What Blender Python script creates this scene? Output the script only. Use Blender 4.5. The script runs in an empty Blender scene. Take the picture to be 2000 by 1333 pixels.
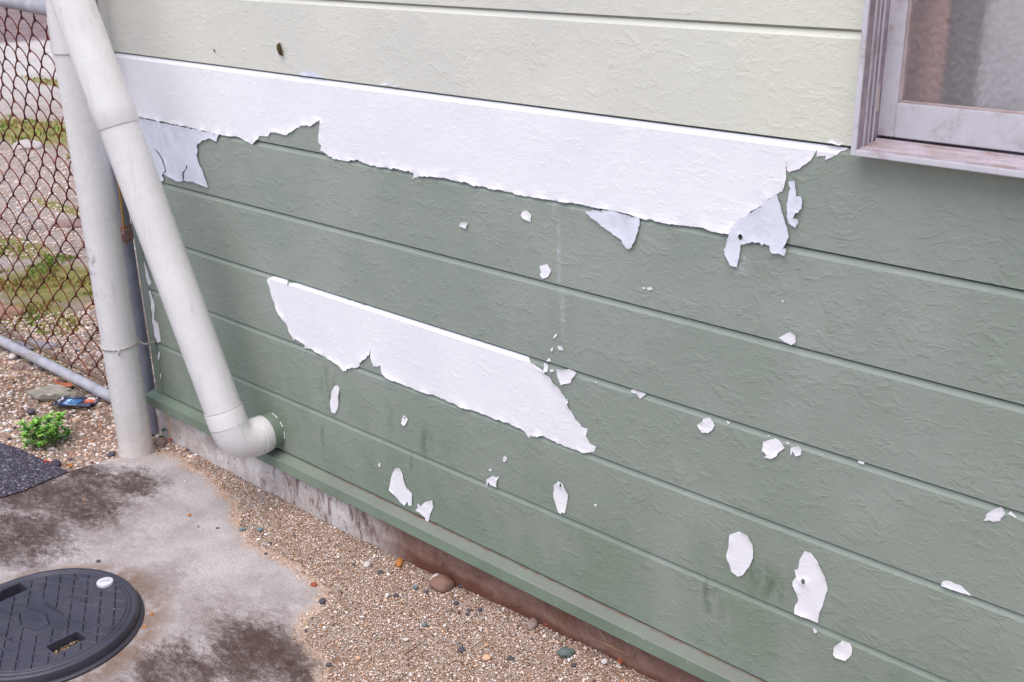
import bpy, bmesh, math, random
from mathutils import Vector, Matrix, noise
from mathutils.geometry import delaunay_2d_cdt
PI=math.pi; rnd=random.Random(7)
C=bpy.context.scene.collection; SC=bpy.context.scene
# ---------- camera, sky, sun, exposure
cd=bpy.data.cameras.new('camera'); cam=bpy.data.objects.new('camera',cd); C.objects.link(cam)
Rr=Vector((0.7408747628547994,0.6713249418556543,-0.020673853229313987))
Ru=Vector((-0.23013202727331894,0.2826509926112638,0.9312076387138046))
Rf=Vector((-0.6309863990514513,0.6851505227454546,-0.3639023569499284))
m=Matrix((Rr,Ru,-Rf)).transposed().to_4x4(); m.translation=(0,-1.4115,1.3673); cam.matrix_world=m
cd.sensor_width=36; cd.lens=36*2180.2/2000; cd.clip_start=.05; cd.clip_end=2000
SC.camera=cam
w=bpy.data.worlds.new('World'); SC.world=w; w.use_nodes=True
nt=w.node_tree; bg=nt.nodes['Background']; sk=nt.nodes.new('ShaderNodeTexSky')
SUN_EL=math.radians(68); SUN_ROT=math.radians(165)
sk.sky_type='NISHITA'; sk.sun_disc=False; sk.sun_elevation=SUN_EL; sk.sun_rotation=SUN_ROT
sk.air_density=1.0; sk.dust_density=3.0; sk.ozone_density=1.0
nt.links.new(sk.outputs[0],bg.inputs[0]); bg.inputs[1].default_value=.15
sd=bpy.data.lights.new('sun','SUN'); sd.energy=1.4; sd.angle=math.radians(60); sd.color=(1,.97,.95)
so=bpy.data.objects.new('sun',sd); C.objects.link(so)
dv=Vector((math.sin(SUN_ROT)*math.cos(SUN_EL),math.cos(SUN_ROT)*math.cos(SUN_EL),math.sin(SUN_EL)))
so.rotation_euler=dv.to_track_quat('Z','Y').to_euler(); so.location=(0,-5,8)
SC.view_settings.view_transform='Standard'; SC.view_settings.look='None'
SC.view_settings.exposure=0.60; SC.view_settings.gamma=1
D={'P': {'band': {'k': 0, 'film': 0, 'p': [(-2.5955, 1.0545), (-0.6875, 1.0537), (-0.6727, 1.0548), (-0.6802, 1.0476), (-0.6937, 1.0396), (-0.7095, 1.0287), (-0.7058, 1.038), (-0.7193, 1.0342), (-0.7201, 1.0441), (-0.7244, 1.0346), (-0.7332, 1.0234), (-0.7474, 1.0132), (-0.7589, 1.0073), (-0.764, 1.0102), (-0.7641, 1.0219), (-0.7658, 1.0129), (-0.7632, 1.0001), (-0.7656, 0.9842), (-0.7681, 0.9786), (-0.7818, 0.9706), (-0.7909, 0.9628), (-0.7962, 0.9547), (-0.8189, 0.9388), (-0.8399, 0.9209), (-0.8485, 0.9104), (-0.851, 0.9013), (-0.8697, 0.9001), (-0.8848, 0.9002), (-0.9042, 0.9025), (-0.9274, 0.9005), (-0.9454, 0.8995), (-0.9674, 0.8983), (-0.987, 0.8991), (-1.0127, 0.8988), (-1.0258, 0.9003), (-1.035, 0.9013), (-1.0637, 0.9017), (-1.0846, 0.9021), (-1.093, 0.9022), (-1.1068, 0.9011), (-1.1186, 0.9017), (-1.1254, 0.901), (-1.1425, 0.9022), (-1.1757, 0.9001), (-1.2074, 0.8987), (-1.248, 0.8974), (-1.2777, 0.8975), (-1.3164, 0.9), (-1.3444, 0.8972), (-1.3537, 0.9001), (-1.3778, 0.8994), (-1.3798, 0.8972), (-1.3957, 0.901), (-1.435, 0.8997), (-1.4575, 0.9018), (-1.4819, 0.8998), (-1.5123, 0.8975), (-1.5337, 0.8916), (-1.5482, 0.8866), (-1.5421, 0.8924), (-1.543, 0.8996), (-1.5614, 0.9006), (-1.5757, 0.9006), (-1.5828, 0.9016), (-1.6123, 0.8987), (-1.6723, 0.8977), (-1.6949, 0.9019), (-1.7198, 0.9013), (-1.7313, 0.8972), (-1.7762, 0.8956), (-1.8061, 0.9044), (-1.8179, 0.9082), (-1.8142, 0.9181), (-1.8215, 0.9251), (-1.819, 0.9437), (-1.8136, 0.9598), (-1.8104, 0.9715), (-1.8476, 0.9535), (-1.8531, 0.9561), (-1.8747, 0.9522), (-1.902, 0.9407), (-1.9257, 0.9273), (-1.9476, 0.9281), (-1.9835, 0.9273), (-1.9925, 0.9164), (-2.0268, 0.9136), (-2.0433, 0.8989), (-2.0559, 0.8912), (-2.0815, 0.8961), (-2.1043, 0.9025), (-2.1635, 0.8997), (-2.2147, 0.9003), (-2.291, 0.9024), (-2.3443, 0.9037), (-2.4285, 0.9032), (-2.5278, 0.904), (-2.5955, 0.905)], 'h': []}, 'filmL': {'k': -1, 'film': 1, 'p': [(-2.5955, 0.9035), (-2.3942, 0.9014), (-2.3083, 0.9011), (-2.1784, 0.9002), (-2.191, 0.8832), (-2.2063, 0.8866), (-2.228, 0.8853), (-2.2525, 0.8772), (-2.2578, 0.8718), (-2.2742, 0.8639), (-2.2725, 0.8522), (-2.2801, 0.8417), (-2.2776, 0.8287), (-2.2702, 0.8145), (-2.2597, 0.7986), (-2.2522, 0.7802), (-2.2505, 0.7683), (-2.306, 0.7725), (-2.3496, 0.7719), (-2.3451, 0.7794), (-2.3435, 0.7883), (-2.3348, 0.7956), (-2.3266, 0.8029), (-2.3264, 0.8115), (-2.3299, 0.8104), (-2.3308, 0.8035), (-2.337, 0.7984), (-2.3474, 0.7914), (-2.352, 0.7759), (-2.3535, 0.7695), (-2.3789, 0.765), (-2.4004, 0.7691), (-2.4259, 0.7711), (-2.4405, 0.7724), (-2.4232, 0.7824), (-2.4231, 0.7874), (-2.4243, 0.801), (-2.4326, 0.8138), (-2.4536, 0.8305), (-2.4613, 0.8365), (-2.4573, 0.8294), (-2.4376, 0.8119), (-2.4305, 0.799), (-2.4273, 0.7843), (-2.4453, 0.7717), (-2.4461, 0.7683), (-2.4398, 0.7624), (-2.4446, 0.7557), (-2.4713, 0.7554), (-2.5955, 0.762)], 'h': []}, 'filmM': {'k': -1, 'film': 1, 'p': [(-1.1237, 0.893), (-1.0901, 0.8988), (-1.0877, 0.9009), (-1.0637, 0.9013), (-1.0585, 0.901), (-1.0498, 0.9004), (-1.0349, 0.9), (-1.0157, 0.899), (-1.0147, 0.8874), (-1.0173, 0.8834), (-1.0166, 0.8787), (-1.0212, 0.8652), (-1.0277, 0.8492), (-1.0342, 0.8445), (-1.0402, 0.8441), (-1.0488, 0.8519), (-1.0489, 0.8554), (-1.0578, 0.8595), (-1.0846, 0.8705), (-1.0942, 0.8753), (-1.1088, 0.8823), (-1.1232, 0.8906)], 'h': []}, 'filmR': {'k': -1, 'film': 1, 'p': [(-0.85, 0.9007), (-0.8582, 0.8768), (-0.8565, 0.8698), (-0.8486, 0.86), (-0.8452, 0.8542), (-0.8336, 0.8533), (-0.8308, 0.8728), (-0.8296, 0.8887), (-0.8177, 0.8937), (-0.8102, 0.8977), (-0.7982, 0.8981), (-0.7939, 0.8942), (-0.7905, 0.8977), (-0.7823, 0.8963), (-0.7797, 0.8878), (-0.7719, 0.8857), (-0.7662, 0.8876), (-0.7561, 0.8859), (-0.7545, 0.8979), (-0.7589, 0.8962), (-0.7557, 0.9031), (-0.7517, 0.9144), (-0.7579, 0.9313), (-0.7624, 0.9427), (-0.7695, 0.9609), (-0.7752, 0.973), (-0.7818, 0.9702), (-0.7909, 0.9624), (-0.7962, 0.9543), (-0.8189, 0.9384), (-0.8399, 0.9206), (-0.8485, 0.9096)], 'h': [(-0.8304, 0.9006, 0.0037)]}, 'sliver': {'k': -1, 'film': 1, 'p': [(-0.7579, 0.9937), (-0.7552, 0.996), (-0.7497, 0.9968), (-0.747, 0.9869), (-0.7443, 0.9751), (-0.7369, 0.9762), (-0.7345, 0.9594), (-0.7387, 0.9535), (-0.7442, 0.9509), (-0.7467, 0.9438), (-0.7388, 0.9422), (-0.7424, 0.9294), (-0.7525, 0.9356), (-0.756, 0.9455), (-0.7571, 0.9594), (-0.7564, 0.9751), (-0.7544, 0.9858), (-0.7575, 0.9887)], 'h': []}, 'lower': {'k': 3, 'film': 0, 'p': [(-2.0537, 0.5838), (-2.0304, 0.5941), (-1.9998, 0.5975), (-1.9788, 0.598), (-1.978, 0.5748), (-1.9724, 0.5909), (-1.9329, 0.5991), (-1.9207, 0.5977), (-1.8725, 0.5972), (-1.7276, 0.5948), (-1.5858, 0.5976), (-1.4615, 0.6007), (-1.4061, 0.6007), (-1.3419, 0.6006), (-1.2638, 0.5989), (-1.2548, 0.587), (-1.2238, 0.5783), (-1.2034, 0.5668), (-1.1776, 0.5474), (-1.1633, 0.5346), (-1.1662, 0.5289), (-1.1519, 0.5115), (-1.1349, 0.4945), (-1.1209, 0.494), (-1.1236, 0.4785), (-1.1151, 0.4665), (-1.1011, 0.4637), (-1.1066, 0.4523), (-1.1265, 0.4443), (-1.1606, 0.4432), (-1.1898, 0.4425), (-1.1957, 0.4457), (-1.2288, 0.4466), (-1.2408, 0.4408), (-1.2582, 0.4374), (-1.26, 0.4317), (-1.2684, 0.4382), (-1.2807, 0.4457), (-1.3409, 0.4455), (-1.3637, 0.4451), (-1.3967, 0.4458), (-1.4475, 0.443), (-1.4752, 0.4441), (-1.5031, 0.4471), (-1.5354, 0.4447), (-1.5683, 0.4423), (-1.591, 0.4446), (-1.6225, 0.445), (-1.6618, 0.4473), (-1.672, 0.4525), (-1.6778, 0.4694), (-1.6837, 0.4653), (-1.7006, 0.4608), (-1.7048, 0.4832), (-1.7037, 0.501), (-1.7096, 0.4848), (-1.7338, 0.4653), (-1.7551, 0.4436), (-1.7707, 0.4408), (-1.7996, 0.4236), (-1.8056, 0.4261), (-1.8185, 0.4349), (-1.861, 0.4405), (-1.9174, 0.4471), (-1.9425, 0.4447), (-1.9252, 0.4505), (-1.9659, 0.4587), (-1.9774, 0.453), (-1.9924, 0.4802), (-2.0263, 0.5118), (-2.0427, 0.5444), (-2.0486, 0.5654)], 'h': []}}, 'S': [('long thin sausage-shaped peel, left of the others', [(-1.8284, 0.3819), (-1.8227, 0.3768), (-1.8275, 0.3455), (-1.8307, 0.3332), (-1.8358, 0.3204), (-1.8454, 0.308), (-1.8562, 0.3086), (-1.8586, 0.3327), (-1.8496, 0.3617), (-1.8397, 0.3765)], []), ('small teardrop chip with a hole near its top', [(-1.6108, 0.3745), (-1.5996, 0.3672), (-1.6052, 0.3566), (-1.6115, 0.3493), (-1.6208, 0.3518), (-1.6178, 0.3652)], [(-1.6098, 0.3683, 0.0023)]), ('tall boot-shaped peel above the flashing', [(-1.6491, 0.2364), (-1.6364, 0.2407), (-1.6276, 0.2288), (-1.6217, 0.2122), (-1.6156, 0.1974), (-1.5992, 0.1901), (-1.6039, 0.1601), (-1.6148, 0.1568), (-1.6182, 0.1644), (-1.6266, 0.1518), (-1.6412, 0.154), (-1.6577, 0.1653), (-1.6744, 0.1746), (-1.6664, 0.2079), (-1.6603, 0.2213)], []), ('fish-tailed peel touching the flashing', [(-1.5563, 0.1888), (-1.5369, 0.1977), (-1.5355, 0.1834), (-1.5494, 0.1521), (-1.5533, 0.1406), (-1.5579, 0.1319), (-1.5621, 0.1398), (-1.564, 0.1466), (-1.5804, 0.1518), (-1.5923, 0.153), (-1.5845, 0.1616), (-1.5836, 0.1732), (-1.5742, 0.1711)], []), ('small ragged chip with two upturned corners', [(-1.3761, 0.3032), (-1.3588, 0.3178), (-1.3464, 0.3187), (-1.34, 0.3243), (-1.3466, 0.3117), (-1.3472, 0.2961), (-1.3638, 0.2954), (-1.37, 0.3002), (-1.3759, 0.2877)], []), ('upright oval peel with one small round hole', [(-1.1884, 0.3653), (-1.1773, 0.3627), (-1.1644, 0.3463), (-1.17, 0.3182), (-1.1738, 0.302), (-1.1788, 0.3029), (-1.1826, 0.2982), (-1.1889, 0.298), (-1.1963, 0.3151), (-1.2019, 0.3262), (-1.1998, 0.3532)], [(-1.1817, 0.3595, 0.0031)]), (None, [(-1.3242, 0.3734), (-1.3175, 0.3706), (-1.3225, 0.3605), (-1.3295, 0.3582), (-1.3292, 0.3667)], []), ('small bent chip hanging at the groove', [(-1.026, 0.5971), (-1.0196, 0.5999), (-0.9957, 0.5972), (-1.0075, 0.5848), (-1.0141, 0.5929), (-1.0248, 0.5927)], []), ('rounded chip with frayed lower rim', [(-0.8812, 0.5867), (-0.8694, 0.5925), (-0.8618, 0.5857), (-0.8592, 0.582), (-0.8635, 0.5715), (-0.8704, 0.5648), (-0.8825, 0.5619), (-0.8914, 0.573), (-0.882, 0.5823)], []), ('broad blistered chip with a torn foot', [(-0.7705, 0.5805), (-0.7513, 0.5928), (-0.7445, 0.591), (-0.7337, 0.5822), (-0.7451, 0.5688), (-0.7456, 0.5642), (-0.7553, 0.5561), (-0.7687, 0.5539), (-0.7633, 0.5606), (-0.7695, 0.5653), (-0.7716, 0.5623)], []), ('small forked chip', [(-0.7242, 0.5844), (-0.7118, 0.5919), (-0.7051, 0.5884), (-0.7056, 0.5795), (-0.7138, 0.5738), (-0.7204, 0.5804), (-0.7232, 0.5716)], []), (None, [(-0.7328, 0.593), (-0.7257, 0.5926), (-0.729, 0.589)], []), ('large egg-shaped peel', [(-0.8206, 0.3941), (-0.8034, 0.407), (-0.7871, 0.4059), (-0.7773, 0.3919), (-0.7742, 0.3692), (-0.7806, 0.35), (-0.7927, 0.328), (-0.8011, 0.3215), (-0.8135, 0.3255), (-0.8224, 0.3463), (-0.8247, 0.3547), (-0.8209, 0.3745)], []), ('tallest peel, pointed on top and cut straight by the groove', [(-0.687, 0.4164), (-0.6761, 0.418), (-0.6644, 0.4084), (-0.649, 0.3861), (-0.6432, 0.3654), (-0.6476, 0.3401), (-0.6525, 0.3175), (-0.6536, 0.2987), (-0.6737, 0.2991), (-0.694, 0.2983), (-0.6951, 0.3129), (-0.6904, 0.324), (-0.6943, 0.3372), (-0.7008, 0.3493), (-0.7013, 0.3553), (-0.6966, 0.3659), (-0.7016, 0.3755), (-0.695, 0.3812), (-0.6936, 0.3992)], [(-0.6839, 0.363, 0.0037)]), ('half-moon peel sitting on the groove', [(-0.4733, 0.4461), (-0.4719, 0.4539), (-0.4633, 0.4584), (-0.4473, 0.4574), (-0.4303, 0.4478), (-0.4503, 0.4467)], []), ('round peel near the bottom right', [(-0.6104, 0.2863), (-0.5984, 0.2863), (-0.5944, 0.2806), (-0.5938, 0.2661), (-0.6018, 0.2519), (-0.6181, 0.2511), (-0.6228, 0.2551), (-0.6223, 0.2686)], []), ('leaf-shaped chip by the right edge', [(-0.4091, 0.5989), (-0.4056, 0.597), (-0.4025, 0.5906), (-0.4078, 0.5804), (-0.4073, 0.5774), (-0.4103, 0.5757), (-0.4169, 0.572), (-0.4209, 0.5729), (-0.4297, 0.5687), (-0.4267, 0.5752), (-0.427, 0.5802), (-0.4212, 0.5874), (-0.4155, 0.594)], []), (None, [(-0.397, 0.5958), (-0.3879, 0.5898), (-0.3893, 0.5888), (-0.3994, 0.5913)], []), ('small flat-bottomed chip under the white band', [(-1.4185, 0.8245), (-1.4084, 0.8273), (-1.4007, 0.8253), (-1.4058, 0.8147), (-1.4257, 0.8147)], []), ('small round chip with a torn tail', [(-1.2658, 0.8696), (-1.2568, 0.8725), (-1.2457, 0.866), (-1.2483, 0.8528), (-1.2646, 0.8574), (-1.2695, 0.8621)], []), ('small pentagonal chip above the groove', [(-1.2293, 0.7768), (-1.2122, 0.7838), (-1.2018, 0.7734), (-1.2078, 0.7619), (-1.2214, 0.7553), (-1.2279, 0.7606), (-1.2259, 0.7667)], []), ('fan-shaped chip beside the large lower patch', [(-1.1919, 0.5896), (-1.1767, 0.5936), (-1.1631, 0.5988), (-1.1436, 0.5976), (-1.1492, 0.5892), (-1.1561, 0.5814), (-1.1585, 0.5731), (-1.1815, 0.5628), (-1.1908, 0.5779)], []), (None, [(-1.2201, 0.5954), (-1.2109, 0.592), (-1.2135, 0.5798), (-1.2239, 0.577), (-1.2215, 0.5833)], []), (None, [(-1.1893, 0.6362), (-1.1788, 0.6378), (-1.1743, 0.6316), (-1.1869, 0.6294)], []), ('round chip with a pointed left corner on the groove', [(-0.7573, 0.7571), (-0.7509, 0.7627), (-0.7389, 0.7713), (-0.7302, 0.7677), (-0.7285, 0.7576), (-0.7356, 0.751), (-0.7459, 0.7525)], []), (None, [(-1.1983, 0.6491), (-1.1923, 0.6583), (-1.1899, 0.657), (-1.1959, 0.6487)], []), (None, [(-1.2057, 0.6247), (-1.1997, 0.6321), (-1.1985, 0.6275), (-1.2022, 0.6206)], []), (None, [(-1.2145, 0.5996), (-1.2083, 0.6082), (-1.2048, 0.6021), (-1.2096, 0.6018)], []), (None, [(-0.6609, 0.2847), (-0.6555, 0.2852), (-0.6526, 0.2817), (-0.6576, 0.2774)], []), (None, [(-1.0076, 0.7842), (-1.0025, 0.7852), (-1.0024, 0.7818), (-1.0075, 0.7816)], []), (None, [(-0.9995, 0.785), (-0.9915, 0.7884), (-0.9874, 0.785), (-0.9953, 0.7815)], []), (None, [(-0.7567, 0.8171), (-0.7533, 0.817), (-0.7539, 0.8137)], []), (None, [(-1.1046, 0.3466), (-1.0975, 0.3502), (-1.0987, 0.3434)], []), (None, [(-1.1692, 0.5377), (-1.1657, 0.5398), (-1.1657, 0.5357)], []), (None, [(-1.2073, 0.5855), (-1.2001, 0.5884), (-1.1965, 0.5854), (-1.2037, 0.5824)], []), (None, [(-1.1031, 0.592), (-1.0986, 0.5923), (-1.1008, 0.5887)], []), (None, [(-1.7048, 0.2289), (-1.6977, 0.2326), (-1.7004, 0.2215), (-1.7073, 0.2205)], []), (None, [(-1.3682, 0.3283), (-1.3625, 0.3325), (-1.3613, 0.3272), (-1.3669, 0.3253)], []), (None, [(-0.8385, 0.5964), (-0.831, 0.596), (-0.8344, 0.5905)], []), (None, [(-0.7647, 0.5934), (-0.7603, 0.5939), (-0.7636, 0.5911)], []), (None, [(-0.6145, 0.5999), (-0.6049, 0.5997), (-0.6062, 0.5968), (-0.6142, 0.5966)], []), ('long curled strip along the corner joint', [(-2.6052, 0.5229), (-2.5935, 0.5195), (-2.5813, 0.4898), (-2.5764, 0.4655), (-2.5892, 0.4543), (-2.5962, 0.4613), (-2.6005, 0.4929)], []), ('longest curled strip along the corner joint', [(-2.5961, 0.4386), (-2.5884, 0.4431), (-2.5771, 0.4185), (-2.5786, 0.3881), (-2.5885, 0.3642), (-2.5719, 0.355), (-2.5712, 0.3027), (-2.5885, 0.294), (-2.5998, 0.3397), (-2.5925, 0.3979)], []), (None, [(-2.5894, 0.2701), (-2.5842, 0.2655), (-2.5935, 0.2438), (-2.5991, 0.2468)], []), (None, [(-2.5957, 0.2042), (-2.5906, 0.204), (-2.5927, 0.1853), (-2.5979, 0.19)], []), ('peel lifting off the cream board', [(-1.8732, 1.056), (-1.8589, 1.0621), (-1.8418, 1.0665), (-1.8099, 1.0619), (-1.7865, 1.0568), (-1.8434, 1.0553)], []), ('pale scrap by the window frame', [(-0.7052, 1.0572), (-0.6988, 1.0621), (-0.688, 1.0592), (-0.6796, 1.0574), (-0.6875, 1.0544)], []), (None, [(-1.6194, 1.0578), (-1.5974, 1.0634), (-1.5625, 1.0598), (-1.5838, 1.057)], [])], 'conc': [(-2.638, -0.286), (-2.622, -0.208), (-2.612, -0.138), (-2.575, -0.067), (-2.52, -0.03), (-2.453, -0.036), (-2.397, -0.046), (-2.341, -0.036), (-2.244, -0.063), (-2.153, -0.088), (-2.077, -0.136), (-1.969, -0.166), (-1.883, -0.165), (-1.822, -0.154), (-1.763, -0.172), (-1.685, -0.171), (-1.649, -0.214), (-1.64, -0.255), (-1.619, -0.295), (-1.557, -0.325), (-1.484, -0.322), (-1.447, -0.378), (-1.357, -0.427)], 'asph': [(-3.074, -0.352), (-2.957, -0.317), (-2.845, -0.305), (-2.737, -0.293), (-2.633, -0.281), (-2.626, -0.348), (-2.624, -0.417), (-2.631, -0.467), (-2.634, -0.542)], 'pt': {'d1': (-2.457, -0.393), 'd1b': (-2.404, -0.214), 'd1c': (-2.369, -0.563), 'd2': (-1.645, -0.46), 'd2b': (-1.548, -0.397), 'd2c': (-1.753, -0.64), 'd2d': (-1.786, -0.45), 'r1a': (-2.617, -0.393), 'r1b': (-2.463, -0.349), 'r1c': (-2.456, -0.206), 'r1d': (-2.426, -0.524), 'r1e': (-2.583, -0.258), 'r2a': (-1.754, -0.41), 'r2b': (-1.62, -0.417), 'r2c': (-1.49, -0.368), 'r2d': (-1.681, -0.552), 'r2e': (-1.38, -0.334), 'rim': (-1.983, -0.425), 'light': (-1.813, -0.279), 'chunk': (-3.14, -0.062), 'packet': (-3.03, -0.054), 'weed': (-2.843, -0.243), 'blackstone': (-2.705, -0.277), 'redleaf': (-2.726, -0.284), 'seed': (-2.612, -0.0)}, 'stones': [(-1.497, -0.023, 20, 'b'), (-1.526, -0.014, 13, 'w'), (-1.694, -0.065, 10, 'w'), (-1.64, -0.016, 10, 'o'), (-1.085, 0.025, 12, 't'), (-1.139, -0.042, 14, 'g'), (-1.041, 0.003, 8, 'r'), (-1.23, 0.011, 9, 'r'), (-1.253, -0.144, 9, 'c'), (-1.309, -0.154, 8, 'k'), (-1.648, -0.066, 7, 'k'), (-1.541, -0.061, 6, 'e'), (-1.509, -0.058, 6, 'k'), (-1.551, -0.109, 7, 'k'), (-1.719, -0.084, 5, 'k'), (-1.464, 0.002, 6, 'k'), (-1.43, -0.049, 6, 'k'), (-1.389, -0.052, 6, 'k'), (-1.372, -0.037, 6, 'k'), (-1.483, -0.346, 7, 'k'), (-1.66, -0.219, 8, 'k'), (-1.723, -0.192, 6, 'r'), (-2.087, -0.191, 4, 'k'), (-2.01, -0.126, 6, 'e'), (-2.037, -0.155, 6, 'e'), (-1.94, -0.147, 4, 'k'), (-1.906, -0.184, 4, 'k'), (-1.941, -0.148, 4, 'k'), (-1.896, -0.481, 4, 'o'), (-1.868, -0.515, 4, 'o'), (-2.171, -0.451, 5, 'k'), (-2.466, -0.328, 3, 'o'), (-2.351, -0.11, 3, 'w'), (-2.191, -0.201, 4, 'o'), (-2.128, -0.217, 3, 'k'), (-3.09, -0.164, 9, 'k'), (-3.268, -0.143, 6, 'w'), (-3.41, -0.009, 9, 'p'), (-3.553, -0.001, 9, 'w'), (-2.619, -0.088, 5, 'g'), (-2.647, -0.152, 8, 'k'), (-2.606, -0.025, 11, 'p'), (-1.427, -0.142, 5, 'e'), (-1.42, -0.198, 5, 'w'), (-1.452, -0.298, 6, 'c'), (-1.28, -0.115, 5, 'c'), (-1.214, -0.117, 7, 'k'), (-1.25, -0.013, 12, 'p'), (-1.064, -0.018, 6, 'w'), (-1.527, 0.015, 4, 'w'), (-1.566, -0.119, 5, 'w'), (-1.605, -0.306, 4, 'k'), (-1.657, -0.334, 3, 'k'), (-1.596, -0.358, 3, 'k'), (-1.104, -0.061, 6, 'k')], 'twig': [(-1.375, -0.244), (-1.376, -0.187)], 'mh': {'hex': [(-0.0586, -0.0192), (-0.0576, 0.0032), (-0.0163, 0.017), (0.0253, 0.0041), (0.0262, -0.0258), (-0.0139, -0.0356)], 'rh': [(-0.0697, 0.0344), (0.041, 0.03), (0.0398, -0.0324), (-0.0584, -0.036)], 'txt': [(-0.059, 0.0281), (0.0319, 0.0327), (-0.0156, 0.0348)], 'oval': [(-0.0139, 0.0843), (-0.0365, 0.0784), (0.007, 0.0889)], 'jp': [(-0.0136, -0.0761), (0.0072, -0.0743), (0.019, -0.0722), (0.0276, -0.0687)], 'lg': [(-0.046, -0.0084), (0.0122, -0.0091)]}}
# ---------- helpers
def lin(c): return tuple(((v/255)/12.92 if v/255<=.04045 else ((v/255+.055)/1.055)**2.4) for v in c)+(1,)
def link(o,parent=None):
    C.objects.link(o)
    if parent is not None: o.parent=parent
    return o
def tag(o,label=None,cat=None,group=None,kind=None):
    if label: o['label']=label
    if cat: o['category']=cat
    if group: o['group']=group
    if kind: o['kind']=kind
    return o
def thing(name,label,cat,group=None,loc=(0,0,0)):
    o=bpy.data.objects.new(name,None); o.empty_display_size=.05; o.location=loc; link(o); return tag(o,label,cat,group)
def mesh(name,verts,faces,mat,parent=None,smooth=False,cols=None,loc=None):
    me=bpy.data.meshes.new(name); me.from_pydata([tuple(v) for v in verts],[],faces); me.update()
    if mat: me.materials.append(mat)
    if smooth: me.polygons.foreach_set('use_smooth',[True]*len(me.polygons))
    if cols:
        a=me.color_attributes.new('Col','FLOAT_COLOR','POINT'); a.data.foreach_set('color',[x for c in cols for x in c])
    o=bpy.data.objects.new(name,me); link(o,parent)
    if loc: o.location=loc
    return o
class MB:
    def __init__(s): s.v=[]; s.f=[]; s.c=[]
    def add(s,v,f,c=None):
        n=len(s.v); s.v+=v; s.f+=[tuple(i+n for i in q) for q in f]
        if c: s.c+=[c]*len(v)
    def box(s,x0,x1,y0,y1,z0,z1,b=0):
        if b:
            bm=bmesh.new(); bmesh.ops.create_cube(bm,size=1)
            for v in bm.verts: v.co=Vector(((x0+x1)/2+v.co.x*(x1-x0),(y0+y1)/2+v.co.y*(y1-y0),(z0+z1)/2+v.co.z*(z1-z0)))
            bmesh.ops.bevel(bm,geom=bm.edges[:],offset=b,segments=2,affect='EDGES')
            bm.verts.index_update(); s.add([tuple(v.co) for v in bm.verts],[tuple(v.index for v in f.verts) for f in bm.faces]); bm.free(); return
        s.add([(x0,y0,z0),(x1,y0,z0),(x1,y1,z0),(x0,y1,z0),(x0,y0,z1),(x1,y0,z1),(x1,y1,z1),(x0,y1,z1)],[(0,3,2,1),(4,5,6,7),(0,1,5,4),(1,2,6,5),(2,3,7,6),(3,0,4,7)])
    def tube(s,pts,rad,n=12,caps=True,c=None):
        pts=[Vector(p) for p in pts]; 
        if not hasattr(rad,'__len__'): rad=[rad]*len(pts)
        t0=(pts[1]-pts[0]).normalized(); u=t0.orthogonal().normalized(); V=[]; F=[]
        for i,p in enumerate(pts):
            a=pts[max(i-1,0)]; b=pts[min(i+1,len(pts)-1)]; t=(b-a)
            t=t.normalized() if t.length>1e-9 else t0
            u=(u-t*u.dot(t)).normalized(); w=t.cross(u)
            for k in range(n):
                an=2*PI*k/n; V.append(tuple(p+(u*math.cos(an)+w*math.sin(an))*rad[i]))
            if i:
                for k in range(n): F.append(((i-1)*n+k,(i-1)*n+(k+1)%n,i*n+(k+1)%n,i*n+k))
        if caps: F.append(tuple(range(n))[::-1]); F.append(tuple((len(pts)-1)*n+k for k in range(n)))
        s.add(V,F,c)
    def build(s,name,mat,parent=None,smooth=False,loc=None):
        return mesh(name,s.v,s.f,mat,parent,smooth,s.c or None,loc)
ICO=bmesh.new(); bmesh.ops.create_icosphere(ICO,subdivisions=1,radius=1); ICO.verts.index_update()
ICV=[v.co.copy() for v in ICO.verts]; ICF=[tuple(v.index for v in f.verts) for f in ICO.faces]; ICO.free()
IC2=bmesh.new(); bmesh.ops.create_icosphere(IC2,subdivisions=3,radius=1); IC2.verts.index_update()
IV2=[v.co.copy() for v in IC2.verts]; IF2=[tuple(v.index for v in f.verts) for f in IC2.faces]; IC2.free()
def autosmooth(o,deg=40):
    me=o.data; me.polygons.foreach_set('use_smooth',[True]*len(me.polygons))
    try: me.set_sharp_from_angle(angle=math.radians(deg))
    except Exception: pass
    return o
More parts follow.
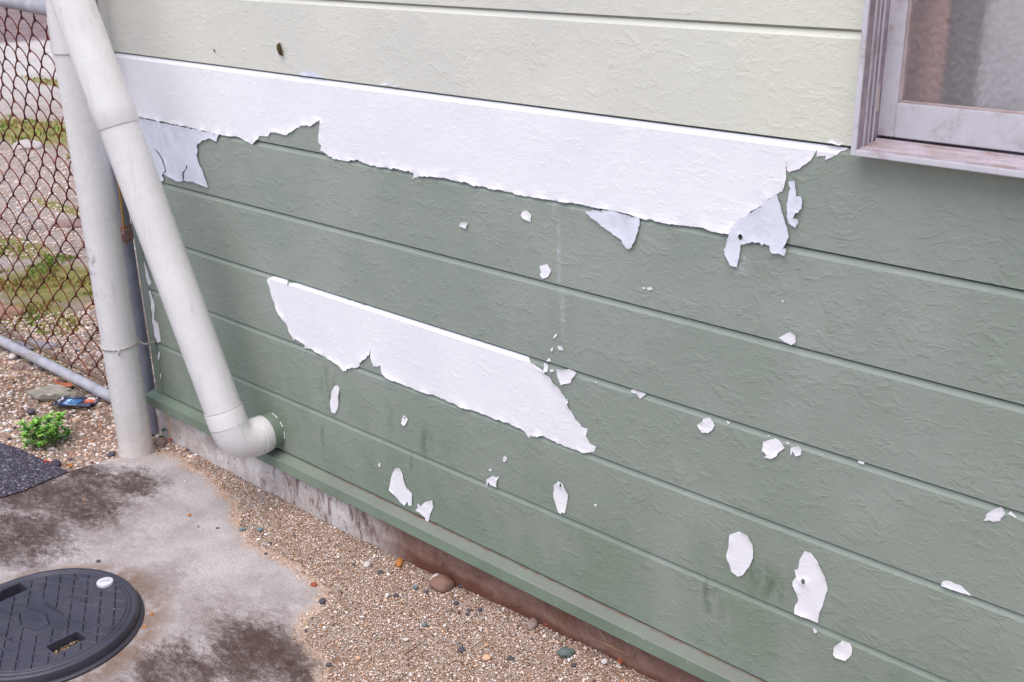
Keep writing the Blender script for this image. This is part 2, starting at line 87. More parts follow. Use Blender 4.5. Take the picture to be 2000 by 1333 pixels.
# ---------- material helper
class M:
    def __init__(s,name,rough=.8,spec=.5):
        s.m=bpy.data.materials.new(name); s.m.use_nodes=True; s.t=s.m.node_tree; s.b=s.t.nodes['Principled BSDF']
        s.b.inputs['Roughness'].default_value=rough; s.b.inputs['Specular IOR Level'].default_value=spec
        s.tc=s.t.nodes.new('ShaderNodeTexCoord'); s.P=s.tc.outputs['Object']
    def n(s,ty,**k):
        nd=s.t.nodes.new('ShaderNode'+ty)
        for a,v in k.items():
            setattr(nd,a,v)
        return nd
    def put(s,i,v):
        if hasattr(v,'links') or isinstance(v,bpy.types.NodeSocket): s.t.links.new(v,i)
        else: i.default_value=v
    def mapv(s,scale=(1,1,1),loc=(0,0,0),rot=(0,0,0),src=None):
        nd=s.n('Mapping'); s.t.links.new(src or s.P,nd.inputs[0]); nd.inputs['Location'].default_value=loc
        nd.inputs['Rotation'].default_value=rot; nd.inputs['Scale'].default_value=scale; return nd.outputs[0]
    def noise(s,scale,det=2,rough=.5,dist=0,v=None,out=0):
        nd=s.n('TexNoise'); s.t.links.new(v or s.P,nd.inputs['Vector']); nd.inputs['Scale'].default_value=scale
        nd.inputs['Detail'].default_value=det; nd.inputs['Roughness'].default_value=rough; nd.inputs['Distortion'].default_value=dist
        return nd.outputs[out]
    def vor(s,scale,feat='F1',v=None,out='Distance',rnd=1):
        nd=s.n('TexVoronoi',feature=feat); s.t.links.new(v or s.P,nd.inputs['Vector']); nd.inputs['Scale'].default_value=scale
        nd.inputs['Randomness'].default_value=rnd; return nd.outputs[out]
    def math(s,op,a,b=0.0,c=None,clamp=False):
        nd=s.n('Math',operation=op,use_clamp=clamp); s.put(nd.inputs[0],a); s.put(nd.inputs[1],b)
        if c is not None: s.put(nd.inputs[2],c)
        return nd.outputs[0]
    def step(s,x,a,b,lo=0.,hi=1.):
        nd=s.n('MapRange',interpolation_type='SMOOTHSTEP'); s.put(nd.inputs[0],x)
        for i,v in zip((1,2,3,4),(a,b,lo,hi)): nd.inputs[i].default_value=v
        return nd.outputs[0]
    def mix(s,f,a,b,mode='MIX'):
        nd=s.n('Mix',data_type='RGBA',blend_type=mode); s.put(nd.inputs[0],f); s.put(nd.inputs[6],a); s.put(nd.inputs[7],b); return nd.outputs[2]
    def ramp(s,x,stops,interp='LINEAR'):
        nd=s.n('ValToRGB'); nd.color_ramp.interpolation=interp; s.put(nd.inputs[0],x); e=nd.color_ramp.elements
        while len(e)>1: e.remove(e[0])
        e[0].position=stops[0][0]; e[0].color=stops[0][1]
        for p,c in stops[1:]:
            q=e.new(p); q.color=c
        return nd.outputs[0]
    def sep(s,v=None):
        nd=s.n('SeparateXYZ'); s.t.links.new(v or s.P,nd.inputs[0]); return nd.outputs
    def blob(s,cx,cy,rx,ry,ax=(0,1),v=None,p=1):     # 1 in the middle, 0 at the rim
        o=s.sep(v); dx=s.math('DIVIDE',s.math('SUBTRACT',o[ax[0]],cx),rx); dy=s.math('DIVIDE',s.math('SUBTRACT',o[ax[1]],cy),ry)
        r=s.math('SQRT',s.math('ADD',s.math('MULTIPLY',dx,dx),s.math('MULTIPLY',dy,dy)))
        return s.math('SUBTRACT',1.0,r,clamp=False)
    def mx(s,L):
        r=L[0]
        for q in L[1:]: r=s.math('MAXIMUM',r,q)
        return r
    def bump(s,h,dist=.001,strength=1,nrm=None):
        nd=s.n('Bump'); s.put(nd.inputs['Height'],h); nd.inputs['Distance'].default_value=dist; nd.inputs['Strength'].default_value=strength
        if nrm is not None: s.t.links.new(nrm,nd.inputs['Normal'])
        return nd.outputs[0]
    def out(s,col=None,nrm=None,rough=None):
        if col is not None: s.put(s.b.inputs['Base Color'],col)
        if nrm is not None: s.t.links.new(nrm,s.b.inputs['Normal'])
        if rough is not None: s.put(s.b.inputs['Roughness'],rough)
        return s.m
def plain(name,rgb,rough=.6,var=.12,scale=30,spec=.5,bump=0):
    a=M(name,rough,spec); c=lin(rgb); d=tuple(x*(1-var*2) for x in c[:3])+(1,)
    n=a.noise(scale,4,.6); col=a.mix(a.step(n,.3,.7),d,c)
    return a.out(col,a.bump(a.noise(scale*8,3),bump) if bump else None)
# --- the embossed pattern of the siding: short curvy ledges
def emboss(a,amp=1.0):
    v=a.mapv((.95,1.1,1.5))
    wv=a.noise(22,1,.5,v=v,out=1)
    vv=a.n('VectorMath',operation='MULTIPLY_ADD'); a.t.links.new(wv,vv.inputs[0]); vv.inputs[1].default_value=(.03,.03,.03); a.t.links.new(v,vv.inputs[2])
    v2=vv.outputs[0]
    n1=a.noise(50,2.6,.55,.5,v=v2); n2=a.noise(82,2.2,.55,.5,v=a.mapv((1,1,1),(3.1,1.7,9.2),src=v2)); n3=a.noise(17,2,.5,.5,v=a.mapv((1,1,1),(7.1,4.7,2.2),src=v2))
    h=a.math('ADD',a.math('ADD',a.math('MULTIPLY',a.step(n1,.48,.62),a.step(n3,.42,.62)),a.math('MULTIPLY',a.step(n2,.52,.66),.75)),a.math('MULTIPLY',a.step(n3,.55,.61),.5))
    fine=a.noise(260,3,.6)
    return a.math('ADD',a.math('MULTIPLY',h,amp),a.math('ADD',a.math('MULTIPLY',fine,.55),a.math('MULTIPLY',n1,.5)))
def m_green():
    a=M('sage_green_paint',.55,.35)
    base=a.mix(a.step(a.noise(3.0,4,.6),.35,.7),lin((137,146,135)),lin((150,157,147)))
    o=a.sep()
    low=a.step(o[2],.60,.16)                       # darker towards the bottom of the wall
    algae=a.step(a.math('ADD',a.math('MULTIPLY',a.noise(7,4,.65,v=a.mapv((1,1,.7))),1.0),a.math('MULTIPLY',low,.12)),.50,.72)
    base=a.mix(a.math('MULTIPLY',a.math('MULTIPLY',algae,a.step(low,.05,.8)),.40),base,lin((112,128,104)))
    base=a.mix(a.math('MULTIPLY',low,.30),base,lin((108,122,104)))
    bl=a.mx([a.blob(*b,ax=(0,2)) for b in ((-1.86,.36,.05,.09),(-1.90,.235,.012,.05),(-1.60,.27,.008,.05),(-1.55,.33,.03,.06),(-.75,.33,.06,.05),(-.85,.26,.05,.06),(-1.66,.36,.02,.05))])
    dm=a.math('MULTIPLY',a.step(bl,.0,.9),a.step(a.noise(60,4,.7,v=a.mapv((1,1,.35))),.38,.66))
    base=a.mix(a.math('MULTIPLY',dm,.75),base,lin((84,100,78)))
    wr=a.mx([a.blob(*b,ax=(0,2)) for b in ((-1.186,.80,.007,.10),(-1.178,.70,.009,.06),(-1.196,.905,.006,.05),(-.83,.86,.02,.03),(-1.04,.90,.04,.025))])
    base=a.mix(a.math('MULTIPLY',a.math('MULTIPLY',a.step(wr,0,.7),a.step(a.noise(120,3,.7),.35,.7)),.5),base,lin((190,196,200)))
    sp=a.step(a.vor(45),.045,.03); sp=a.math('MULTIPLY',sp,a.step(a.noise(9,1),.56,.62))
    base=a.mix(sp,base,lin((60,62,50)))
    base=a.mix(a.math('MULTIPLY',a.step(a.noise(90,3,.6),.55,.8),.18),base,lin((162,168,162)))
    return a.out(base,a.bump(emboss(a),.00064,.62),a.step(a.noise(40,3),.3,.7,.46,.66))
def m_cream():
    a=M('cream_paint',.55,.35)
    base=a.mix(a.step(a.noise(3.0,4,.6),.35,.7),lin((207,206,196)),lin((216,214,203)))
    o=a.sep(); base=a.mix(a.step(o[0],-1.2,-.68,0,.5),base,lin((216,217,196)))
    sp=a.math('MULTIPLY',a.step(a.vor(30),.03,.02),a.step(a.noise(9,1),.6,.64))
    base=a.mix(sp,base,lin((110,100,70)))
    return a.out(base,a.bump(emboss(a),.00045,.55),.55)
def m_white(film=False):
    a=M('white_undercoat' if not film else 'loose_paint_film',.6,.3)
    if film:
        base=a.mix(a.step(a.noise(14,5,.6),.35,.65),lin((212,215,226)),lin((224,225,236)))
        base=a.mix(a.math('MULTIPLY',a.step(a.noise(160,3),.5,.75),.3),base,lin((232,232,240)))
        h=a.math('ADD',a.noise(25,4,.6,.8),a.math('MULTIPLY',a.noise(140,2),.25)); return a.out(base,a.bump(h,.003,.6),.55)
    base=a.mix(a.step(a.noise(5,4,.6),.3,.7),lin((231,229,233)),lin((237,235,238)))
    base=a.mix(a.math('MULTIPLY',a.step(a.noise(26,5,.75),.60,.78),.35),base,lin((206,200,202)))
    base=a.mix(a.math('MULTIPLY',a.step(a.vor(48),.035,.02),a.step(a.noise(8,1),.52,.6)),base,lin((120,118,112)))
    return a.out(base,a.bump(emboss(a),.00034,.55),.5)
GREEN=m_green(); CREAM=m_cream(); WHITE=m_white(); FILM=m_white(True)
def m_flash():
    a=M('painted_flashing',.5,.4); o=a.sep()
    base=a.mix(a.step(a.noise(6,4),.3,.7),lin((106,120,104)),lin((120,134,118)))
    top=a.step(a.sep(a.n('NewGeometry').outputs['Normal'])[2],.3,.8)
    dirt=a.math('MULTIPLY',top,a.step(o[0],-2.35,-1.6,.0,.8))
    base=a.mix(a.math('MULTIPLY',dirt,a.step(a.noise(20,5,.7),.2,.6)),base,lin((118,117,112)))
    edge=a.math('MULTIPLY',a.step(o[1],-.006,-.0035),a.step(a.noise(45,4,.7),.40,.6)); edge=a.math('MULTIPLY',edge,a.step(o[0],-2.3,-1.5,.2,.9))
    base=a.mix(edge,base,lin((118,98,86)))
    wsp=a.step(a.vor(55),.07,.05); wsp=a.math('MULTIPLY',wsp,a.step(a.noise(16,2),.55,.6)); base=a.mix(wsp,base,lin((215,212,210)))
    return a.out(base,a.bump(a.noise(150,3),.0003))
FLASH=m_flash()
PVC=M('grey_pvc',.32,.5)
_c=PVC.mix(PVC.step(PVC.noise(6,4,.6),.3,.7),lin((213,209,208)),lin((221,218,216)))
_s=PVC.math('MULTIPLY',PVC.step(PVC.noise(38,5,.75,v=PVC.mapv((1,1,.4))),.60,.72),.28); _c=PVC.mix(_s,_c,lin((150,142,142)))
_k=PVC.mx([PVC.blob(-2.30,.60,.05,.09,ax=(0,2)),PVC.blob(-2.33,.74,.04,.05,ax=(0,2)),PVC.blob(-2.22,.40,.03,.07,ax=(0,2)),PVC.blob(.0,.55,.03,.05,ax=(0,2)),PVC.blob(-2.10,.13,.08,.03,ax=(0,2))]); _c=PVC.mix(PVC.math('MULTIPLY',PVC.math('MULTIPLY',PVC.step(_k,0,.5),PVC.step(PVC.noise(70,5,.8,v=PVC.mapv((1,1,.5))),.45,.60)),.72),_c,lin((128,120,122)))
_d=PVC.math('MULTIPLY',PVC.step(PVC.noise(18,5,.8,v=PVC.mapv((2.2,2.2,.22))),.53,.72),.38); _c=PVC.mix(_d,_c,lin((176,166,158)))
_o=PVC.sep(); _c=PVC.mix(PVC.step(PVC.math('ADD',_o[2],PVC.math('MULTIPLY',PVC.noise(14,3),.12)),.30,.03,0,.45),_c,lin((205,190,172)))
PVC=PVC.out(_c,PVC.bump(PVC.noise(14,3),.0006,.5),PVC.step(PVC.noise(12,4,.7),.35,.7,.14,.42))
def m_alu():
    a=M('weathered_aluminium',.42,.5); a.b.inputs['Metallic'].default_value=.25
    base=a.mix(a.step(a.noise(9,4,.6,v=a.mapv((1,1,1))),.3,.7),lin((199,196,203)),lin((214,211,218)))
    d=a.math('MULTIPLY',a.step(a.noise(30,5,.7,v=a.mapv((1,2,1))),.48,.75),.5); base=a.mix(d,base,lin((150,122,116)))
    return a.out(base,a.bump(a.noise(120,3),.0002))
ALU=m_alu()
def m_sill():
    a=M('dusty_sill',.6,.4); base=a.mix(a.step(a.noise(30,5,.7,v=a.mapv((.8,1.4,1))),.35,.7),lin((178,168,176)),lin((154,134,130)))
    w=a.step(a.vor(120),.14,.1); w=a.math('MULTIPLY',w,a.step(a.noise(25,2),.52,.56)); base=a.mix(w,base,lin((220,215,215))); return a.out(base,a.bump(a.noise(200,3),.0005))
SILLM=m_sill()
GALV=plain('galvanised_steel',(158,158,172),.45,.12,25,.5,.0003)
def m_rail():
    a=M('galvanised_rail',.45); base=a.mix(a.step(a.noise(20,4),.3,.7),lin((150,148,156)),lin((178,175,180)))
    r=a.mx([a.blob(*b,ax=(0,0)) for b in ((-3.30,-3.30,.03,.03),(-3.12,-3.12,.022,.022),(-2.97,-2.97,.02,.02),(-3.6,-3.6,.03,.03))])
    r=a.math('MULTIPLY',a.step(r,0,.5),a.step(a.noise(60,3,.6),.35,.6)); base=a.mix(r,base,lin((176,104,52)))
    return a.out(base,a.bump(a.noise(120,3),.0003))
RAIL=m_rail()
def m_rust():
    a=M('rusty_wire',.7,.3); base=a.mix(a.step(a.noise(14,3,.6),.35,.65),lin((66,26,30)),lin((124,50,34))); base=a.mix(a.step(a.noise(9,3,.6,v=a.mapv((1,1,1),(4,4,4))),.64,.72),base,lin((88,60,66)))
    return a.out(base,a.bump(a.noise(300,2),.0004))
RUST=m_rust()
def m_found():
    a=M('old_concrete_plinth',.9,.2); o=a.sep()
    base=a.mix(a.step(a.noise(12,5,.65),.3,.7),lin((178,164,158)),lin((222,215,211)))
    st=a.math('MULTIPLY',a.step(a.noise(32,5,.75,v=a.mapv((1,1,.30),rot=(0,0,0))),.50,.63),a.step(o[0],-2.5,-2.0,.15,.8))
    base=a.mix(st,base,lin((112,84,76)))
    pit=a.math('MULTIPLY',a.step(a.noise(70,4,.7,v=a.mapv((1,1,.7))),.62,.68),.8); base=a.mix(pit,base,lin((70,60,66)))
    br=a.step(a.math('ADD',o[0],a.math('MULTIPLY',a.noise(6,3),.5)),-1.62,-1.25)
    base=a.mix(a.math('MULTIPLY',br,.93),base,a.mix(a.step(a.noise(18,4,.7,v=a.mapv((.6,1,1))),.35,.65),lin((118,82,68)),lin((142,108,94))))
    foot_red=a.math('MULTIPLY',a.step(a.math('ADD',o[2],a.math('MULTIPLY',a.noise(20,3),.03)),.062,.04),a.math('MULTIPLY',br,.7)); base=a.mix(foot_red,base,lin((96,50,38)))  # darker and redder towards the foot of the brown stretch
    cr=a.blob(-2.60,.05,.012,.06,ax=(0,2)); base=a.mix(a.math('MULTIPLY',a.step(cr,0,.5),.6),base,lin((206,176,130)))
    return a.out(base,a.bump(a.math('ADD',a.noise(40,6,.7),a.math('MULTIPLY',pit,-.4)),.006,.8))
FOUND=m_found()
def m_gravel(far=False):
    a=M('gravel_ground',.9,.2)
    v=a.vor(330,out='Color'); r=a.sep(v)
    peb=a.ramp(r[0],[(0,lin((86,76,78))),(.05,lin((132,98,78))),(.2,lin((176,140,116))),(.5,lin((200,172,150))),(.8,lin((216,198,184))),(1,lin((232,222,216)))])
    v2=a.vor(90,out='Color'); r2=a.sep(v2); peb=a.mix(a.math('MULTIPLY',a.step(r2[1],.7,.95),.55),peb,a.ramp(r2[0],[(0,lin((120,70,42))),(.5,lin((176,140,108))),(1,lin((210,200,196)))]))
    dist=a.vor(330); peb=a.mix(a.step(dist,.3,.8,0,.4),peb,lin((112,82,66)))
    peb=a.mix(a.math('MULTIPLY',a.step(a.noise(2.3,4,.6),.45,.7),.45),peb,lin((168,132,110)))
    o=a.sep()
    # beyond the fence: paler gravel, moss cushions, then old asphalt
    farz=a.step(o[0],-3.2,-4.4); fg=a.ramp(a.math('ADD',a.math('MULTIPLY',a.noise(60,5,.8),.6),a.math('MULTIPLY',a.noise(7,5,.7),.42)),[(.3,lin((140,112,102))),(.5,lin((196,176,164))),(.7,lin((226,216,210)))])
    wz=a.step(o[0],-7.5,-10.5); fg=a.mix(a.math('MULTIPLY',wz,a.step(a.noise(2.2,5,.7,v=a.mapv((1,3,1))),.3,.6,.35,.9)),fg,lin((236,228,222)))
    peb=a.mix(farz,peb,fg)
    rd=a.step(a.math('ADD',o[0],a.math('MULTIPLY',o[1],-.35)),-14.6,-15.2); peb=a.mix(rd,peb,a.mix(a.step(a.noise(3,6,.75),.35,.65),lin((138,114,114)),lin((170,148,146))))
    ms=a.mx([a.blob(*b) for b in ((-7.6,2.0,1.0,.40),(-4.2,.5,.42,.30),(-4.85,.62,.35,.14),(-9.6,3.25,.8,.16),(-3.9,.25,.35,.16),(-5.4,1.1,.4,.06),(-3.5,.06,.3,.05),(-6.2,1.8,.5,.06))])
    mm=a.math('MULTIPLY',a.step(a.math('ADD',ms,a.math('MULTIPLY',a.noise(13,6,.8),1.3)),.75,1.1),.9)
    mc=a.ramp(a.noise(26,5,.7),[(.3,lin((110,112,60))),(.5,lin((156,152,80))),(.65,lin((186,166,104))),(.8,lin((176,140,108)))])
    peb=a.mix(mm,peb,mc)
    soil=a.math('MULTIPLY',a.step(a.mx([a.blob(-3.15,-.12,.5,.2),a.blob(-3.3,.0,.3,.12)]),.1,.6),a.step(a.noise(20,4,.7),.45,.6)); peb=a.mix(a.math('MULTIPLY',soil,.6),peb,lin((98,72,56)))
    h=a.math('SUBTRACT',a.math('MULTIPLY',a.noise(60,5,.7),1.2),a.math('MULTIPLY',a.step(dist,0,.8),.8))
    return a.out(peb,a.bump(h,.006,1))
GRAVEL=m_gravel()
def m_conc():
    a=M('worn_concrete',.9,.25)
    base=a.mix(a.step(a.noise(9,5,.65),.3,.7),lin((172,164,163)),lin((203,195,194)))
    base=a.mix(a.step(a.noise(330,3,.75),.38,.66,0,.6),base,lin((126,115,116)))
    pt=D['pt']; b=lambda k,rx,ry:a.blob(pt[k][0],pt[k][1],rx,ry)
    ms=a.mx([b('r1a',.22,.13),b('r1b',.20,.12),b('r1c',.13,.08),b('r1d',.22,.16),b('r1e',.16,.07),b('r2b',.19,.12),b('r2c',.20,.12),b('r2d',.15,.10),b('r2e',.22,.10),a.blob(-1.35,-.50,.25,.17),a.blob(-2.6,-.9,.6,.36),a.blob(-1.5,-.9,.6,.42)])
    lo=a.mx([b('r2a',.12,.08),b('r2b',.28,.2),b('r1b',.30,.2),b('rim',.10,.10)])
    sp=a.math('ADD',a.math('ADD',a.math('MULTIPLY',a.noise(15,4,.7,.6,v=a.mapv((.7,1.3,1),rot=(0,0,.6))),1.0),a.math('MULTIPLY',a.noise(75,3,.7,v=a.mapv((.7,1.3,1),rot=(0,0,.6))),.9)),a.math('MULTIPLY',a.noise(300,3,.8),.95))
    ms=a.math('MINIMUM',ms,.55)
    k=a.step(a.math('ADD',a.math('MULTIPLY',ms,.95),sp),1.38,2.08)
    k2=a.step(a.math('ADD',a.math('MULTIPLY',lo,.6),sp),1.28,1.95)
    base=a.mix(a.math('MULTIPLY',k2,.55),base,lin((120,104,98)))
    dk=a.ramp(a.noise(13,4,.6),[(.35,lin((66,44,37))),(.65,lin((84,70,64)))])
    base=a.mix(a.math('MULTIPLY',k,.95),base,dk)
    wk=a.math('MULTIPLY',a.step(ms,.0,.4),a.step(a.vor(200),.24,.12)); wk=a.math('MULTIPLY',wk,a.step(a.noise(45,3),.42,.6)); base=a.mix(a.math('MULTIPLY',wk,.6),base,lin((200,192,192)))
    rim=a.math('ABSOLUTE',a.math('SUBTRACT',a.blob(-2.020,-.657,1,1),.785)); rs=a.math('MULTIPLY',a.step(rim,.06,.005),a.step(a.noise(14,4,.7),.32,.55)); base=a.mix(a.math('MULTIPLY',rs,.75),base,lin((124,98,80)))
    e=a.n('Attribute',attribute_name='Col').outputs['Color']; ed=a.sep(e)[0]
    sand=a.step(a.math('ADD',ed,a.math('ADD',a.math('MULTIPLY',a.noise(20,5,.8),.9),a.math('MULTIPLY',a.noise(300,2,.8),.9))),1.42,1.72)
    sc=a.ramp(a.sep(a.vor(330,out='Color'))[0],[(0,lin((120,96,84))),(.2,lin((176,142,118))),(.6,lin((186,158,138))),(1,lin((212,198,188)))])
    base=a.mix(sand,base,sc)
    return a.out(base,a.bump(a.math('ADD',a.noise(230,4,.8),a.math('ADD',a.math('MULTIPLY',a.noise(16,3),1.2),a.math('MULTIPLY',k,-.3))),.0035,.9))
CONC=m_conc()
def m_asph():
    a=M('dark_asphalt',.85,.3); r=a.sep(a.vor(190,out='Color')); base=a.ramp(r[0],[(0,lin((60,54,64))),(.6,lin((84,78,90))),(.9,lin((112,106,116))),(1,lin((170,166,172)))])
    base=a.mix(a.step(a.vor(190),.3,.8,0,.7),base,lin((44,38,46))); return a.out(base,a.bump(a.math('SUBTRACT',1,a.vor(190)),.005,1))
ASPH=m_asph()
def m_lid():
    a=M('black_resin_lid',.42,.5); base=a.mix(a.step(a.noise(10,4,.6),.3,.7),lin((48,46,56)),lin((62,59,70)))
    g=a.sep(a.n('NewGeometry').outputs['Normal'])[2]
    base=a.mix(a.math('MULTIPLY',a.step(a.noise(60,4,.75),.52,.75),.25),base,lin((96,92,100)))
    sp=a.math('MULTIPLY',a.step(a.vor(70),.07,.05),a.step(a.noise(30,1),.58,.62)); base=a.mix(sp,base,lin((225,220,222)))
    return a.out(base,a.bump(a.noise(500,2),.0002),a.step(a.noise(30,3),.3,.7,.34,.55))
LID=m_lid()
def vcol(name,rough=.8,spec=.3,bumpd=.001):
    a=M(name,rough,spec); c=a.n('Attribute',attribute_name='Col').outputs['Color']
    c=a.mix(a.step(a.noise(260,3,.7),.3,.75,0,.35),c,(.1,.08,.07,1)); return a.out(c,a.bump(a.noise(240,3,.6),bumpd))
STONE=vcol('stone'); LEAF=vcol('leaf',.5,.4,.0003)
# =====================================================================  HOUSE
Z0=1.055; PT=.152; XL=-2.597
house=thing('house','house wall of embossed siding, cream above and peeling sage green below, with an aluminium window','house')
def prof(z,base=None):
    """depth of the siding face at height z (grooves every PT below Z0)"""
    t=(Z0-z)/PT; t=(t-math.floor(t))*PT
    if t<.0004: return 0
    if t<.0032: return .0065
    if t<.0125: return .0065*(1-(t-.0032)/.0093)
    return 0
def siding(name,mat,x0,x1,z0,z1,parent):
    zs=[z0,z1]
    k=-20
    while Z0-k*PT>z0-1:
        g=Z0-k*PT; zs+= [q for q in (g,g-.0002,g-.0035,g-.0037,g-.0080,g-.0115,g-.0127,g-.016) if z0<q<z1]; k+=1
    zs=sorted(set(round(q,5) for q in zs),reverse=True); xs=[x0+(x1-x0)*i/max(1,int((x1-x0)/.5)) for i in range(max(1,int((x1-x0)/.5))+1)]
    V=[];F=[]
    def Y(z):
        t=(Z0-z)/PT; t=(t-math.floor(t+1e-6))*PT
        if t<.00015: return 0
        if t<.0036: return .0095
        if t<.0126: return .0045*max(0,1-(t-.0036)/.0090)
        return 0
    for z in zs:
        for x in xs: V.append((x,Y(z),z))
    n=len(xs)
    for i in range(len(zs)-1):
        for j in range(n-1): F.append((i*n+j,(i+1)*n+j,(i+1)*n+j+1,i*n+j+1))
    return mesh(name,V,F,mat,parent)
WX0,WX1,WZ0,WZ1=-.657,.95,1.050,2.05
low=siding('lower_siding',GREEN,XL,2.2,.132,Z0-.0002,house); low['label']='sage green painted boards with peeled white patches'
upm=[]
u1=siding('upper_siding',CREAM,XL,WX0,Z0,2.75,house); u1['label']='cream painted boards left of the window'
u2=siding('upper_siding',CREAM,WX1,2.2,Z0,2.75,house); u2['label']='cream painted boards right of the window'
u3=siding('upper_siding',CREAM,WX0,WX1,WZ1,2.75,house); u3['label']='cream painted boards above the window'
# corner trim, side wall
tm=MB(); tm.box(-2.629,XL-.0012,-.004,.03,.133,Z0,.0015); t1=tm.build('corner_trim',GREEN,house); t1['label']='green corner trim'
tm=MB(); tm.box(-2.629,XL-.0012,-.004,.03,Z0+.0005,2.75,.0015); t2=tm.build('corner_trim',CREAM,house); t2['label']='cream corner trim'
sw=MB(); sw.box(-2.622,-2.60,.031,3.2,.133,Z0); sw.build('side_wall',GREEN,house)['label']='green side wall round the corner'
sw=MB(); sw.box(-2.622,-2.60,.031,3.2,Z0+.0005,2.75); sw.build('side_wall',CREAM,house)['label']='cream side wall round the corner'
# flashing
xs=[-2.652+ (2.2+2.652)*i/40 for i in range(41)]; PR_=[(.004,.1395),(-.003,.1392),(-.0245,.1335),(-.0265,.1318),(-.0285,.1085),(-.0275,.1065),(-.0255,.1075),(-.006,.1110)]
V=[];F=[]
for i,x in enumerate(xs):
    dz=.0012*math.sin(i*.9)
    for (y,z) in PR_: V.append((x,y,z+ (dz*.3)))
n=len(PR_)
for i in range(len(xs)-1):
    for j in range(n-1): F.append((i*n+j,i*n+j+1,(i+1)*n+j+1,(i+1)*n+j))
F.append(tuple(range(n))); mesh('base_flashing',V,F,FLASH,house)
# foundation with rough face
V=[];F=[];nx,nz=500,10
for i in range(nx+1):
    x=-2.662+(2.2+2.662)*i/nx
    for j in range(nz+1):
        z=-.06+j*(.125+.06)/nz; V.append((x,.0015+.006*noise.noise((x*14,z*14,0))+.003*noise.noise((x*50,z*50,3)),z))
for i in range(nx):
    for j in range(nz): a=i*(nz+1)+j; F.append((a,a+nz+1,a+nz+2,a+1))
b=len(V); V+=[(-2.662,.01,-.06),(-2.662,.01,.125),(-2.662,3.2,-.06),(-2.662,3.2,.125)]; F.append((b,b+1,b+3,b+2)); F.append((0,nz,b+1,b))
mesh('foundation',V,F,FOUND,house,True)
